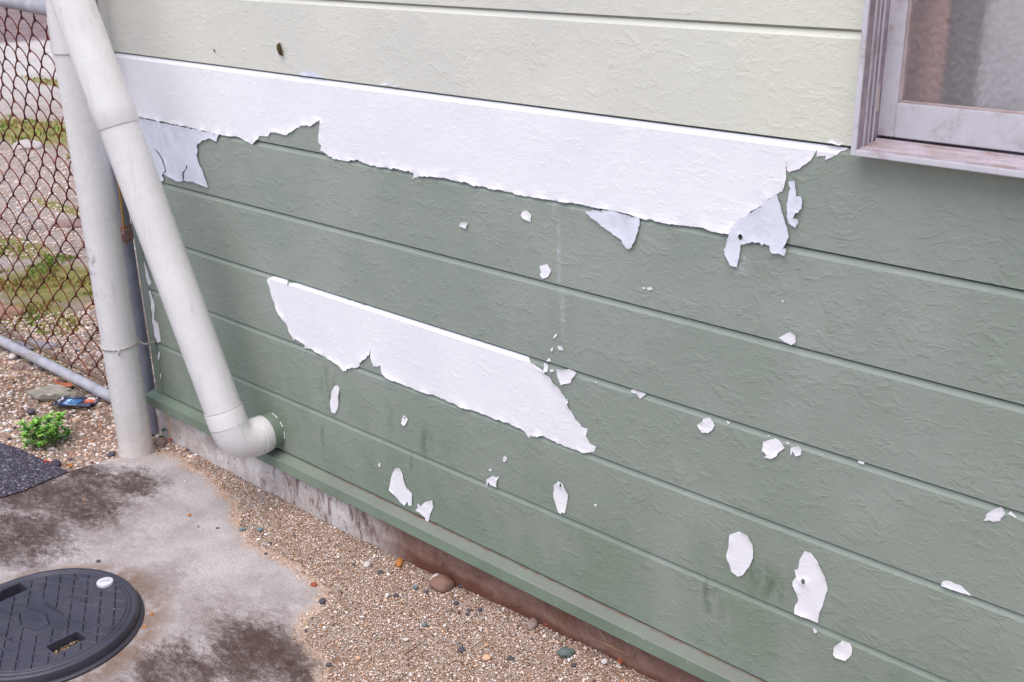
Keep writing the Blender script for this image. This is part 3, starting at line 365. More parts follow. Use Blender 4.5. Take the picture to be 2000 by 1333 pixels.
# ---------- peeled patches (thin sheets on the boards)
def inpoly(x,z,P):
    c=False; j=len(P)-1
    for i in range(len(P)):
        xi,zi=P[i]; xj,zj=P[j]
        if (zi>z)!=(zj>z) and x<(xj-xi)*(z-zi)/(zj-zi)+xi: c=not c
        j=i
    return c
def patch(P,k,off,lift,mat,parent,label=None,film=False,holes=(),grid=.006,jit=.0005,thick=.0004,seed=0):
    # densify + roughen the outline
    B=[];n=len(P)
    for i in range(n):
        a=Vector(P[i]);b=Vector(P[(i+1)%n]);L=(b-a).length;m=max(1,int(L/.0035))
        for q in range(m):
            p=a.lerp(b,q/m)
            if 0<q: 
                nr=Vector((-(b-a).y,(b-a).x)).normalized(); s=noise.noise((p.x*230,p.y*230,seed))*1.5+noise.noise((p.x*80,p.y*80,seed+3))*2.2
                p=p+nr*jit*s*2
            B.append((p.x,p.y))
    loops=[B]+[[(h[0]+h[2]*math.cos(t*PI/4),h[1]+1.3*h[2]*math.sin(t*PI/4)) for t in range(8)] for h in holes]
    pts=[];edges=[]
    for Lp in loops:
        s=len(pts); pts+=[Vector(q) for q in Lp]; edges+=[(s+i,s+(i+1)%len(Lp)) for i in range(len(Lp))]
    x0=min(p[0] for p in B);x1=max(p[0] for p in B);z0=min(p[1] for p in B);z1=max(p[1] for p in B)
    nb=len(pts); inner=[]
    if x1-x0>.012:
        gx=x0+.002
        zs=[];z=z0+.002
        while z<z1: zs.append(z); z+=grid
        if k>=0: zs=[q for q in zs if not (Z0-k*PT-.014<q<Z0-k*PT+.002)]+[Z0-k*PT-.0036,Z0-k*PT-.007,Z0-k*PT-.010,Z0-k*PT-.0127]
        while gx<x1:
            for z in zs:
                if inpoly(gx,z,B):
                    ok=min((gx-b[0])**2+(z-b[1])**2 for b in B[::1])>(.0014)**2 if len(B)<400 else True
                    if ok: inner.append(Vector((gx+(rnd.random()-.5)*.0004,z)))
            gx+=grid
    if k>=0:
        xx=x0
        while xx<x1:
            if inpoly(xx,Z0-k*PT-.0036,B): inner.append(Vector((xx,Z0-k*PT-.0036)))
            xx+=.0015
    pts+=inner
    r=delaunay_2d_cdt(pts,edges,[],0,1e-6); vs=r[0]; fs=[]
    def inside(c): return inpoly(c[0],c[1],B) and not any(inpoly(c[0],c[1],Lp) for Lp in loops[1:])
    for f in r[2]:
        c=sum((vs[i] for i in f),Vector((0,0)))/len(f)
        if inside(c) and not (k>=0 and -.003<Z0-k*PT-c[1]<.0034 and min(Z0-k*PT-vs[i].y for i in f)<.0034): fs.append(tuple(f))
    ob=[Vector(q) for Lp in loops for q in Lp]
    from mathutils.kdtree import KDTree
    kd=KDTree(len(ob)); [kd.insert((q.x,q.y,0),i) for i,q in enumerate(ob)]; kd.balance()
    gz=Z0-k*PT; V=[]
    for v in vs:
        d=kd.find((v.x,v.y,0))[2]; y=-off
        if k>=0:
            t=gz-v.y
            if .0002<t<.0036: y+=.0085
            elif .0036<=t<.0126: y+=.0042*max(0,1-(t-.0036)/.0090)
        if lift:
            l=max(0,noise.noise((v.x*38,v.y*38,seed+5))*1.3+.35)
            if k>=0 and gz-v.y<.02: l*=.15
            y-=lift*l*math.exp(-d/.006)
        if film: y-=.0022*max(0,noise.noise((v.x*16,v.y*16,seed)))+.0012*noise.noise((v.x*60,v.y*20,seed+2))+.001
        V.append((v.x,y,v.y))
    # orient faces toward -y
    F2=[]
    for f in fs:
        a,b,c=(Vector(V[f[i]]) for i in range(3)); F2.append(f if (b-a).cross(c-a).y<0 else f[::-1])
    me_v=V[:]; nV=len(V); cnt={}
    for f in F2:
        for i in range(len(f)): e=(f[i],f[(i+1)%len(f)]); cnt[e]=1
    # back face + rim -> real thickness
    V2=V+[(x,y+thick,z) for x,y,z in V]; F3=list(F2)+[tuple(i+nV for i in f[::-1]) for f in F2]
    for e in cnt:
        if (e[1],e[0]) not in cnt: F3.append((e[1],e[0],e[0]+nV,e[1]+nV))
    o=mesh('loose_film' if film else 'peeled_patch',V2,F3,mat,parent,False)
    if label: o['label']=label
    return o
LB=dict(band='long white band peeled bare below the cream boards',filmL='bluish film sheet hanging loose by the downpipe',filmM='bluish triangular flap below the white band',filmR='bluish forked flap at the right end of the white band',sliver='narrow white sliver right of the forked flap',lower='large white peeled area across the middle of the green boards')
for i,(k,q) in enumerate(D['P'].items()):
    patch(q['p'],q['k'],.0012 if not q['film'] else .0026,.0030 if not q['film'] else .0015,FILM if q['film'] else WHITE,low,LB[k],bool(q['film']),q['h'],grid=.008 if k in('band','lower') else .005,seed=i*3.1)
for i,(lb,p,h) in enumerate(D['S']):
    if lb and 'cream board' in lb: patch(p,-1,.0012,.001,FILM,u1,lb,False,h,.003,.0002,seed=40+i)
    else: patch(p,-1,.0014,.0026,WHITE,low,lb,False,h,.0030,.0002,thick=.0005,seed=40+i)
# ---------- window
win=bpy.data.objects.new('window',None); link(win,house)
def box(name,parent,mat,*a,b=.0012):
    q=MB(); q.box(*a,b=b); return q.build(name,mat,parent)
fr=MB(); CHAN=plain('dark_aluminium',(168,152,158),.6,.2,40)  # darker tone for the recessed strips between the jamb ribs
for sx,X in ((1,WX0),(-1,WX1)):
    def bx(a,b,y0,y1,z0=WZ0-.0005,z1=WZ1):
        fr.box(min(X+sx*a,X+sx*b),max(X+sx*a,X+sx*b),y0,y1,z0,z1,b=.0008)
    bx(0,.0075,-.030,.004); bx(.0006,.0030,.004,.10)
    fd_=MB(); fd_.box(min(X+sx*.0032,X+sx*.0052),max(X+sx*.0032,X+sx*.0052),.0042,.099,WZ0-.0005,WZ1); fd_.box(min(X+sx*.0076,X+sx*.0080),max(X+sx*.0076,X+sx*.0080),-.028,-.013,WZ0,WZ1); fd_.box(min(X+sx*.0076,X+sx*.0080),max(X+sx*.0076,X+sx*.0080),-.006,.001,WZ0,WZ1); fd_.build('frame_channel',CHAN,win)
    bx(.0053,.0078,-.012,-.0085); bx(.0053,.0082,.002,.0055); bx(.0053,.0075,.016,.020)
fr.box(WX0,WX1,-.030,.10,WZ1+.0005,WZ1+.03,b=.001)
fr.build('frame',ALU,win)
sl=MB(); prs=[(.10,1.065),(.052,1.065),(.050,1.0625),(.030,1.0620),(.029,1.0640),(.026,1.0640),(.025,1.0605),(.008,1.0595),(.007,1.0615),(.003,1.0615),(.002,1.0585),(-.016,1.0575),(-.0165,1.0595),(-.021,1.0595),(-.0215,1.0570),(-.0305,1.0565)]
V=[];F=[]
for x in (WX0+.0076,WX1-.0076):
    for y,z in prs: V.append((x,y,z))
n=len(prs)
for j in range(n-1): F.append((j,j+1,n+j+1,n+j))
mesh('sill_track',V,F,SILLM,win)
box('sill',win,ALU,WX0+.0076,WX1-.0076,-.0325,-.0302,1.0500,1.0585); 
sh=MB(); sh.box(WX0+.009,WX1-.009,-.030,-.001,1.0495,1.0525); sh.build('sill_underside',SILLM,win)
def sash(x0,x1,y):
    s=bpy.data.objects.new('sash',None); link(s,win)
    box('stile',s,ALU,x0,x0+.024,y,y+.022,1.0665,2.035); box('stile',s,ALU,x1-.024,x1,y,y+.022,1.0665,2.035)
    box('rail',s,ALU,x0+.0242,x1-.0242,y-.0005,y+.022,1.0665,1.1125); box('rail',s,ALU,x0+.0242,x1-.0242,y-.0005,y+.022,1.995,2.035)
    q=MB(); q.box(x0+.0243,x0+.0285,y+.003,y+.009,1.1127,1.995); q.box(x1-.0285,x1-.0243,y+.003,y+.009,1.1127,1.995); q.box(x0+.0287,x1-.0287,y+.003,y+.009,1.1127,1.1152)
    q.build('glazing_bead',BEAD,s)
    nx,nz=2,2; g=MB(); g.box(x0+.0286,x1-.0286,y+.0095,y+.0135,1.113,1.996); g.build('pane',GLASS,s)
BEAD=plain('glazing_bead_rubber',(178,160,158),.6)
_g=M('obscure_glass',.30,.5); _g.b.inputs['Transmission Weight'].default_value=.88; _g.b.inputs['IOR'].default_value=1.2
_h=_g.math('ADD',_g.vor(130,feat='SMOOTH_F1',v=_g.mapv((1,1,.8))),_g.math('MULTIPLY',_g.noise(120,2),.6)); GLASS=_g.out((.80,.78,.79,1),_g.bump(_h,.0022,1),.42)
sash(WX0+.0050,.16,.034); sash(.13,WX1-.0135,.062)
box('latch',win,plain('latch_plastic',(206,186,176),.5),WX0+.0045,WX0+.0070,.0235,.0275,1.100,1.135,b=.0008)
# room behind the glass: box, plus added coloured sheets imitating blurred reflections in the pane
rm=MB(); rm.box(-1.3,2.0,2.2,2.22,.2,2.7); rm.box(-1.3,2.0,.12,2.2,.18,.2); rm.box(-1.3,2.0,.12,2.2,2.7,2.72); rm.box(-1.32,-1.3,.12,2.22,.2,2.7); rm.box(2.0,2.02,.12,2.22,.2,2.7)
rm.box(-1.3,WX0-.005,.10,.12,.2,2.7); rm.box(WX1+.005,2.0,.10,.12,.2,2.7); rm.box(WX0-.004,WX1+.004,.10,.12,.2,1.06); rm.box(WX0-.004,WX1+.004,.10,.12,2.06,2.7)
rm.build('room',plain('room_wall',(196,188,180),.9),house)
def reflection_band(name,x0,x1,y,rgb,amp,per,lab):
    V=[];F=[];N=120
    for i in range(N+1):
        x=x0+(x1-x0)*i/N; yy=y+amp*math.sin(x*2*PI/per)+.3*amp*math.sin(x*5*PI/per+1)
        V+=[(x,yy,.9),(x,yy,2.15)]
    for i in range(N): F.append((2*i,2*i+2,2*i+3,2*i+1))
    o=mesh(name,V,F,plain(name+'_tone',rgb,.9),house,True); o['label']=lab
reflection_band('reflection_band',-.74,-.592,.085,(206,150,134),.004,.05,'added reddish brown sheet behind the glass, left band of its blurred reflection')
reflection_band('reflection_band',-.590,-.557,.098,(118,106,108),.006,.07,'added dark strip behind the glass, dark band of its blurred reflection')
reflection_band('reflection_band',-.555,.95,.100,(246,244,244),.007,.20,'added pale sheet behind most of the glass, bright band of its blurred reflection')
# =====================================================================  DRAIN PIPES
dp=thing('soil_pipe','upright grey PVC soil pipe in front of the wire fence, wire strap near its foot','pipe',loc=(-2.611,-.097,0))
R0=.0448
def rel(b,p): return tuple(Vector(p)-Vector(b))
q=MB(); q.tube([(0,0,-.02),(0,0,1.060)],[R0,R0],48); autosmooth(q.build('lower_length',PVC,dp))
q=MB(); q.tube([(0,0,1.0605),(0,0,1.0625),(0,0,1.075),(0,0,1.080),(0,0,1.14),(0,0,1.15),(0,0,2.7)],[R0+.0005,R0+.003,R0+.003,R0+.0018,R0+.0018,R0,R0],48); autosmooth(q.build('upper_length',PVC,dp))
WIRE=plain('painted_wire',(196,184,180),.5,.2,60)
q=MB(); ring=[((R0+.0022)*math.cos(t*PI/24),(R0+.0022)*math.sin(t*PI/24),.318+.004*math.sin(t*PI/24)) for t in range(49)]; q.tube(ring,.0024,8)
q.tube([((R0+.001)*math.cos(-.5),(R0)*math.sin(-.5),.318),(.043,-.030,.310),(.044,-.028,.302)],.002,6)
q.tube([(.030,.037,.318),(.02,.06,.300),(.0175,.098,.298)],.0028,8); q.build('wire_strap',WIRE,dp,True)
q=MB(); q.tube([(0,0,-.005),(0,0,.004),(0,0,.006)],[R0+.006,R0+.004,R0+.001],32); q.build('mortar_collar',CONC,dp)
ip=thing('waste_pipe','slanting white PVC waste pipe bending through an elbow into the green wall','pipe',loc=(0,0,0))
A=Vector((-2.095,-.108,.19)); B=Vector((-2.398,-.187,1.1955)); dr=(B-A).normalized(); W0=Vector((-2.095,0,.19))
# elbow path: quadratic-like arc between inlet (along -y) and slope
e0=Vector((-2.095,-.058,.19)); e1=A+dr*.052
arc=[]
for i in range(17):
    t=i/16; arc.append((1-t)**2*e0+2*t*(1-t)*A+t*t*e1)
PW=MB(); PW.tube([W0+Vector((0,.01,0)),Vector((-2.095,-.0262,.19))],[.0445,.0445],40); autosmooth(PW.build('wall_stub',FLASH,ip))['label']='last bit of pipe painted green against the wall'
q=MB(); q.tube([Vector((-2.095,-.0265,.19)),Vector((-2.095,-.028,.19)),Vector((-2.095,-.046,.19)),Vector((-2.095,-.0465,.19)),Vector((-2.095,-.050,.19)),Vector((-2.095,-.0505,.19)),e0],[.0452,.0462,.0462,.0470,.0470,.0460,.0460],48); autosmooth(q.build('wall_collar',PVC,ip))
q=MB(); q.tube(arc,[.0462-.0010*min(1,math.sin(PI*i/16)*3) for i in range(17)],48,False); autosmooth(q.build('elbow',PVC,ip))
q=MB(); q.tube([e1-dr*.001,e1,e1+dr*.038,e1+dr*.0395,e1+dr*.040],[.0455,.0464,.0464,.0460,.0446],48,False); autosmooth(q.build('elbow_collar',PVC,ip))
q=MB(); jt=A+dr*((B-A).length*.735); q.tube([e1+dr*.01,jt],[.0444,.0444],48,False); autosmooth(q.build('lower_length',PVC,ip))
q=MB(); q.tube([jt-dr*.0005,jt,jt+dr*.002,jt+dr*.055,jt+dr*.065,B+dr*1.3],[.0445,.0462,.0470,.0470,.0450,.0450],48,False); autosmooth(q.build('upper_length',PVC,ip))
# glue smear on collar
q=MB(); pts=[]; 
u=dr.cross(Vector((0,1,0))).normalized(); w_=dr.cross(u)
for i in range(40):
    t=i/39*2*PI; pts.append(e1+dr*(.041+.004*max(0,math.sin(t*1.0+2.2))**3)+(u*math.cos(t)+w_*math.sin(t))*.0450)
q.tube(pts,.0011,6,False); q.build('glue_bead',WIRE,ip,True)
# chipped paint ring around the stub
q=MB()
for (a0,a1) in ((.45,.75),(1.0,1.5),(-.25,.2),(-1.35,-1.05)):
    pts=[Vector((-2.095+.0452*math.cos(a0+(a1-a0)*i/8),-.0018,.19+.0452*math.sin(a0+(a1-a0)*i/8))) for i in range(9)]
    q=MB(); q.tube(pts,[.0008+.0008*abs(noise.noise((i*.7,a0,0))) for i in range(9)],6); q.build('chipped_rim',WHITE,ip)
# =====================================================================  FENCE
fp=thing('wire_fence','rusty chain-link fence with grey pipe rails left of the house','fence',loc=(-2.69,.015,0))
b0=(-2.69,.015,0)
q=MB(); q.tube([(0,-.012,-.1),(0,-.012,1.9)],[.021,.021],24); autosmooth(q.build('post',GALV,fp))
q=MB(); q.tube([(0,-.012,.56),(0,-.012,.565),(0,-.012,.60),(0,-.012,.605)],[.0215,.0235,.0235,.0215],24); q.box(.018,.030,-.026,.006,.570,.596); q.tube([(.024,-.034,.583),(.024,-.024,.583)],[.006,.006],8); autosmooth(q.build('band_clamp',plain('rusty_clamp',(170,132,124),.6,.2,60),fp))
q=MB(); q.tube([(-2.6,.0,.000+.032),(0,0,.030)],[.0165,.0165],20); autosmooth(q.build('bottom_rail',RAIL,fp))
q=MB(); q.tube([(-2.6,.01,1.32),(-.52,0,1.157),(0,0,1.128)],[.0215]*3,20); autosmooth(q.build('top_rail',RAIL,fp))
q=MB(); q.tube([(-2.6,.032,.050),(-.2,.032,.046)],[.0055,.0055],10); autosmooth(q.build('tension_bar',plain('brown_bar',(132,108,88),.7),fp))
q=MB(); q.tube([(-2.6,0,-.1),(-2.6,0,1.6)],[.024,.024],20); autosmooth(q.build('post',GALV,fp))
# mesh: lattice of knots integrated from the bottom up, squashed steeper near the top
q=MB()
def uvec(x,z):
    s=min(1,max(0,(x-27.5)/3.0)); s=s*s*(3-2*s)
    return Vector((.053*(1-s)+.024*s,0,.0430*(1-s)+.0395*s))
vv=Vector((.0505,0,-.0425)); K={}
NI=64
def jitter(i,j): return Vector((noise.noise((i*.8,j*.8,0))*.005,noise.noise((i*.35,j*.35,9))*.012,noise.noise((i*.8,j*.8,5))*.005))
for j in range(-45,75):
    p=Vector((-2.75,0,.055))+vv*j
    for i in range(0,NI):
        K[i,j]=p.copy(); p=p+uvec(i,0)
def ok(p): return -2.58<p.x<-.004 and .035<p.z<1.135-.075*(p.x)*0+(-p.x)*.055
def seg(a,b,side,bend):
    a=a.copy();b=b.copy();d=b-a; a2=a-d*.10; b2=b+d*.10; P_=[]
    for t in (0,.08,.3,.5,.7,.92,1):
        p=a2.lerp(b2,t); p=p+Vector((0,side*.0032*math.sin(PI*t),0))+bend*math.sin(PI*t); P_.append(p)
    return P_
for (i,j),p in K.items():
    if not ok(p): continue
    p1=p+jitter(i,j)*.8
    e=K.get((i+1,j))
    if e and ok(e): q.tube(seg(p1,e+jitter(i+1,j),-1,Vector((-.003,0,.001))),.0020,5,False)
    e=K.get((i,j+1))
    if e and ok(e): q.tube(seg(p1,e+jitter(i,j+1),1,Vector((.005,0,.004))*(1 if p.z>.6 else .6)),.0017,5,False)
mesho=q.build('chain_link_mesh',RUST,fp,True)
q=MB(); q.tube([(-1.35,-.004,.62),(-1.0,-.005,.60),(-.86,-.004,.575),(-.72,-.004,.56),(-.5,-.003,.50)],.0012,5); q.build('tie_wire',GALV,fp,True)
cab=MB(); cab.tube([(-2.655,-.004,1.6),(-2.656,-.006,.90),(-2.664,-.008,.80),(-2.660,-.006,.70),(-2.668,-.006,.60),(-2.680,-.002,.5)],.0035,8)
tag(cab.build('hanging_cord',plain('ochre_cord',(196,150,84),.6),None,True),'ochre cord hanging beside the fence post behind the pipes','cord')
# =====================================================================  GROUND
def gz(x,y):
    h=0
    if x>-1.9 and y>-.5: h+=.030*min(1,max(0,(x+1.9)/.8))**1.3*max(0,1-abs(y)/.5)
    if x>-2.55 : h-=0
    if y<-.02: h+=0
    return h
def in_conc(x,y):
    return inpoly(x,y,CP)
CP=[tuple(p) for p in D['conc']]; tail=CP[-1]; CP=CP+[(tail[0]+.35,-1.0),(-.2,-1.6),(1.5,-4.5),(-6,-4.5),(-2.9,-1.2),(-2.66,-.5)]
xs=sorted(set([-60,-40,-25,-15,-10,-7,-5,-4.2]+[round(-3.6+i*.04,3) for i in range(90)]+[.2,.6,1,2,4,8,20,60])); ys=sorted(set([-60,-20,-8,-4,-2,-1.3]+[round(-.9+i*.03,3) for i in range(42)]+[.5,.8,1.2,2,3,5,8,14,25,60]))
V=[(x,y,gz(x,y)+( .010*noise.noise((x*4,y*4,0)) + .006*noise.noise((x*14,y*14,2)) if x<-2.75 and x>-6 else 0)-.003) for x in xs for y in ys]; n=len(ys)
F=[(i*n+j,(i+1)*n+j,(i+1)*n+j+1,i*n+j+1) for i in range(len(xs)-1) for j in range(n-1)]
tag(mesh('ground',V,F,GRAVEL,None,True),kind='structure')
def sheet(name,poly,z,mat,rough=.006,zf=None):
    B=[];n=len(poly)
    for i in range(n):
        a=Vector(poly[i]);b=Vector(poly[(i+1)%n]);L=(b-a).length;m_=max(1,min(60,int(L/.008))) if L<.5 else 8
        for k in range(m_):
            p=a.lerp(b,k/m_); s=rough*noise.noise((p.x*40,p.y*40,1)) ; B.append(Vector((p.x+s,p.y+rough*noise.noise((p.x*40,p.y*40,7)))))
    r=delaunay_2d_cdt(B,[(i,(i+1)%len(B)) for i in range(len(B))],[],1,1e-6); V=[(v.x,v.y,z) for v in r[0]]
    F=[tuple(f) for f in r[2]]
    F=[f if (Vector(V[f[1]])-Vector(V[f[0]])).cross(Vector(V[f[2]])-Vector(V[f[0]])).z>0 else f[::-1] for f in F]
    return tag(mesh(name,V,F,mat),kind='structure')
def edged(name,poly,z,mat,edge):
    B=[];n=len(poly)
    for i in range(n):
        a=Vector(poly[i]);b=Vector(poly[(i+1)%n]);L=(b-a).length;m_=max(1,int(L/.006)) if L<.4 else 10
        for k in range(m_):
            p=a.lerp(b,k/m_); B.append(Vector((p.x+.014*noise.noise((p.x*30,p.y*30,1)),p.y+.014*noise.noise((p.x*30,p.y*30,7)))))
    inn=[]; x=-2.66
    while x<-1.0:
        y=-.9
        while y<0:
            q=(x+.004*rnd.random(),y+.004*rnd.random())
            if inpoly(q[0],q[1],poly) and min((q[0]-p[0])**2+(q[1]-p[1])**2 for p in B)>.006**2: inn.append(Vector(q))
            y+=.014
        x+=.014
    r_=delaunay_2d_cdt(B+inn,[(i,(i+1)%len(B)) for i in range(len(B))],[],0,1e-6); V=[];cc=[]
    from mathutils.kdtree import KDTree
    kd=KDTree(400); E=[]
    for i in range(len(edge)-1):
        for t in range(12): E.append(Vector(edge[i]).lerp(Vector(edge[i+1]),t/12))
    kd=KDTree(len(E)); [kd.insert((e.x,e.y,0),i) for i,e in enumerate(E)]; kd.balance()
    for v in r_[0]:
        d=kd.find((v.x,v.y,0))[2]; V.append((v.x,v.y,z-.0045*math.exp(-d/.012))); q=math.exp(-d/.06); cc.append((q,q,q,1))
    F=[tuple(f) for f in r_[2] if inpoly(*(sum((r_[0][i] for i in f),Vector((0,0)))/len(f)),[tuple(b) for b in B])]
    F=[f if (Vector(V[f[1]])-Vector(V[f[0]])).cross(Vector(V[f[2]])-Vector(V[f[0]])).z>0 else f[::-1] for f in F]
    return tag(mesh(name,V,F,mat,None,True,cc),kind='structure')
edged('concrete_apron',CP,.0035,CONC,[tuple(p) for p in D['conc']][2:])
AP=D['asph']; sheet('asphalt',[AP[0]]+AP[1:-1]+[(-2.75,-.62),(-3.2,-1.0),(-4.2,-1.5),(-6,-1.6),(-6,-.3),(-3.3,-.34)],.0072,ASPH,.008)
# loose grit: thousands of small stones
def scol(r=None):
    r=rnd.random() if r is None else r
    pal=[(.03,(70,64,72)),(.07,(112,86,72)),(.14,(182,130,96)),(.40,(208,174,150)),(.70,(222,198,182)),(.90,(236,222,214)),(.975,(244,238,236)),(1,(150,152,150))]
    for t,c in pal:
        if r<=t: break
    k=.85+.3*rnd.random(); c=lin(c); return (c[0]*k,c[1]*k,c[2]*k,1)
def pebble(mb,x,y,z,r,col,big=False):
    sx,sy,sz=r*(.8+.5*rnd.random()),r*(.7+.4*rnd.random()),r*(.5+.3*rnd.random()); a=rnd.random()*6.3; ca,sa=math.cos(a),math.sin(a)
    sd=rnd.random()*50; VV,FF=(IV2,IF2) if big else (ICV,ICF); V=[]
    for v in VV:
        k=1+.28*noise.noise(v*1.3+Vector((sd,0,0))) if big else 1+.3*(rnd.random()-.5)
        X,Y=v.x*sx*k,v.y*sy*k; V.append((x+X*ca-Y*sa,y+X*sa+Y*ca,z+sz*.5+v.z*sz*k))
    mb.add(V,FF,col)
gm=MB(); cnt=0; tries=0
while cnt<30000 and tries<400000:
    tries+=1
    x=-2.62+rnd.random()*1.95; y=-.62+rnd.random()*.62
    ic=in_conc(x,y)
    if ic:
        # stray grains near the edge only
        d=min((x-p[0])**2+(y-p[1])**2 for p in D['conc'])**.5
        if d>.16 or rnd.random()>(.55*math.exp(-d/.03)*max(0,.5+1.6*noise.noise((x*16,y*16,3)))+.004): continue
    r=rnd.choice((.0008,.0010,.0012,.0014,.0016,.0022)) if rnd.random()<.988 else .0040
    pebble(gm,x,y,max(gz(x,y),.0035 if ic else 0)-.002,r,scol()); cnt+=1
for _ in range(9000):
    x=-3.65+rnd.random()*1.2; y=-.60+rnd.random()*.95
    if in_conc(x,y) or (x>-2.67 and y>.0) or inpoly(x,y,[(-3.4,-.36),(-2.66,-.30),(-2.62,-.44),(-3,-.9),(-5,-1.4)]): continue
    zz=.010*noise.noise((x*4,y*4,0))+.006*noise.noise((x*14,y*14,2)) if x<-2.75 else 0
    pebble(gm,x,y,zz-.004,rnd.choice((.002,.003,.004,.005,.0065)),scol(.08+.9*rnd.random() if rnd.random()<.92 else 0))
for _ in range(5000):
    x=-7.5+rnd.random()**.7*3.9; y=.05+(-x-3.3)*.62*rnd.random()+ .15*rnd.random()
    if ((x+4.2)/.42)**2+((y-.5)/.30)**2<1 or ((x+7.6)/.9)**2+((y-2)/.4)**2<1: continue
    pebble(gm,x,y,-.003,rnd.choice((.003,.004,.006,.008))*(1 if x>-5.5 else 1.3),scol(.35+.5*rnd.random()))
gso=gm.build('loose_gravel',STONE); tag(gso,'loose beige and brown gravel spread along the wall and round the pipes','gravel',kind='stuff')
# distinct stones
NM={'b':((132,100,86),'smooth brown brick-like stone against the plinth'),'w':((214,206,202),'white stone'),'o':((182,118,60),'orange stone'),'t':((196,164,140),'tan rounded stone touching the plinth'),'g':((98,112,110),'grey-green flat stone'),'r':((156,74,48),'rust red stone'),'c':((208,168,136),'peach stone'),'k':((80,77,86),'black stone'),'e':((110,128,132),'teal grey stone'),'p':((150,128,120),'greyish pink stone')}
SLB={0:None,1:'pale stone tucked behind the brown brick-like one',2:'white quartz stone on the sand, biggest white one in the open',3:'amber orange stone halfway between the white stone and the plinth',5:'flat grey-green stone in the sand at the bottom edge',6:'rust red stone near the tan rounded one',7:'orange pebble pressed against the foot of the plinth',8:'peach coloured stone left of the flat grey-green one',35:'black stone beside the crumpled packet and concrete chunk',20:'dark stone alone on the concrete with a thin root under it',41:'pinkish flat stone between soil pipe and plinth',30:'black pebble at the rear rim of the round cover'}
NEAR=[]
LM=[(-1.50,-.03,'by the brown brick-like stone'),(-1.69,-.065,'by the white quartz stone'),(-1.64,-.02,'by the amber stone'),(-1.14,-.05,'by the grey-green stone'),(-2.0,-.45,'by the round cover'),(-2.09,-.12,'below the pipe elbow'),(-1.66,-.22,'by the lone dark stone'),(-2.6,-.15,'by the soil pipe foot'),(-2.9,-.2,'by the green weed'),(-3.3,0,'under the fence rail'),(-1.37,-.2,'by the dark twig'),(-1.9,-.3,'in its pale middle'),(-1.6,-.35,'at its mossy corner')]
for i,(x,y,px,kd) in enumerate(D['stones']):
    r=px*((Vector((x,y,0))-Vector((0,-1.4115,1.3673))).dot(Rf))/2180*1.05; mb=MB(); c=lin(NM[kd][0]); k=.9+.2*rnd.random()
    r*=.82 if (kd=='k' and px<=7) else 1
    pebble(mb,0,0,-r*.12,r*.95,(c[0]*k,c[1]*k,c[2]*k,1),True)
    o=mb.build('stone' if px>6 else 'pebble',STONE,None,True,(x,y,max(gz(x,y),.0035 if in_conc(x,y) else -.002)))
    if i==0: o.rotation_euler.z=.3; lb=NM['b'][1]
    elif i==4: lb=NM['t'][1]
    elif SLB.get(i): lb=SLB[i]
    else:
        ab='on concrete' if in_conc(x,y) else 'on gravel'
        lb='%s %s'%({'k':'small black pebble','o':'small orange pebble','w':'small white pebble','e':'small teal grey pebble','r':'small rust red pebble','c':'small peach pebble','p':'greyish pink pebble','g':'small grey pebble'}[kd],ab)
    tag(o,lb,'stone','stones lying on the ground')
    if lb.startswith('small ') or lb.startswith('greyish '): NEAR.append((lb,min((math.hypot(x-a,y-b),n_) for a,b,n_ in LM)[1],x,o))
grp={}
for lb,nm,x,o in NEAR: grp.setdefault(lb+', '+nm,[]).append((x,o))
ORD=['leftmost','second from left','third from left','fourth from left','fifth from left','sixth from left']
for lb,L in grp.items():
    L.sort(key=lambda t:t[0])
    for k_,(x,o) in enumerate(L): o['label']=lb if len(L)==1 else lb+', '+ORD[min(k_,5)]
# =====================================================================  ROUND COVER
LC=(-2.020,-.657); OX=.006
mh=thing('drain_cover','round black resin drain cover with diamond grid and two slots, set in the concrete','drain cover',loc=(LC[0],LC[1],0))
def dseg(px,py,a,b):
    ax,ay=a;bx_,by=b;dx,dy=bx_-ax,by-ay;t=max(0,min(1,((px-ax)*dx+(py-ay)*dy)/(dx*dx+dy*dy))); return math.hypot(px-ax-t*dx,py-ay-t*dy)
HX=D['mh']['hex']; RH=D['mh']['rh']; c31,s31=math.cos(math.radians(31.5)),math.sin(math.radians(31.5)); c28,s28=math.cos(math.radians(28)),math.sin(math.radians(28))
def rect(x,y,x0,x1,y0,y1): return max(x0-x,x-x1,y0-y,y-y1)
BT=(-.023,.153)
SLOTS=((.0915,.128,-.036,.028),(-.168,-.130,-.032,.034))
def groove(d,w=.0014,dep=.0030): return -dep*max(0,1-(d/w)**2) if d<w else 0
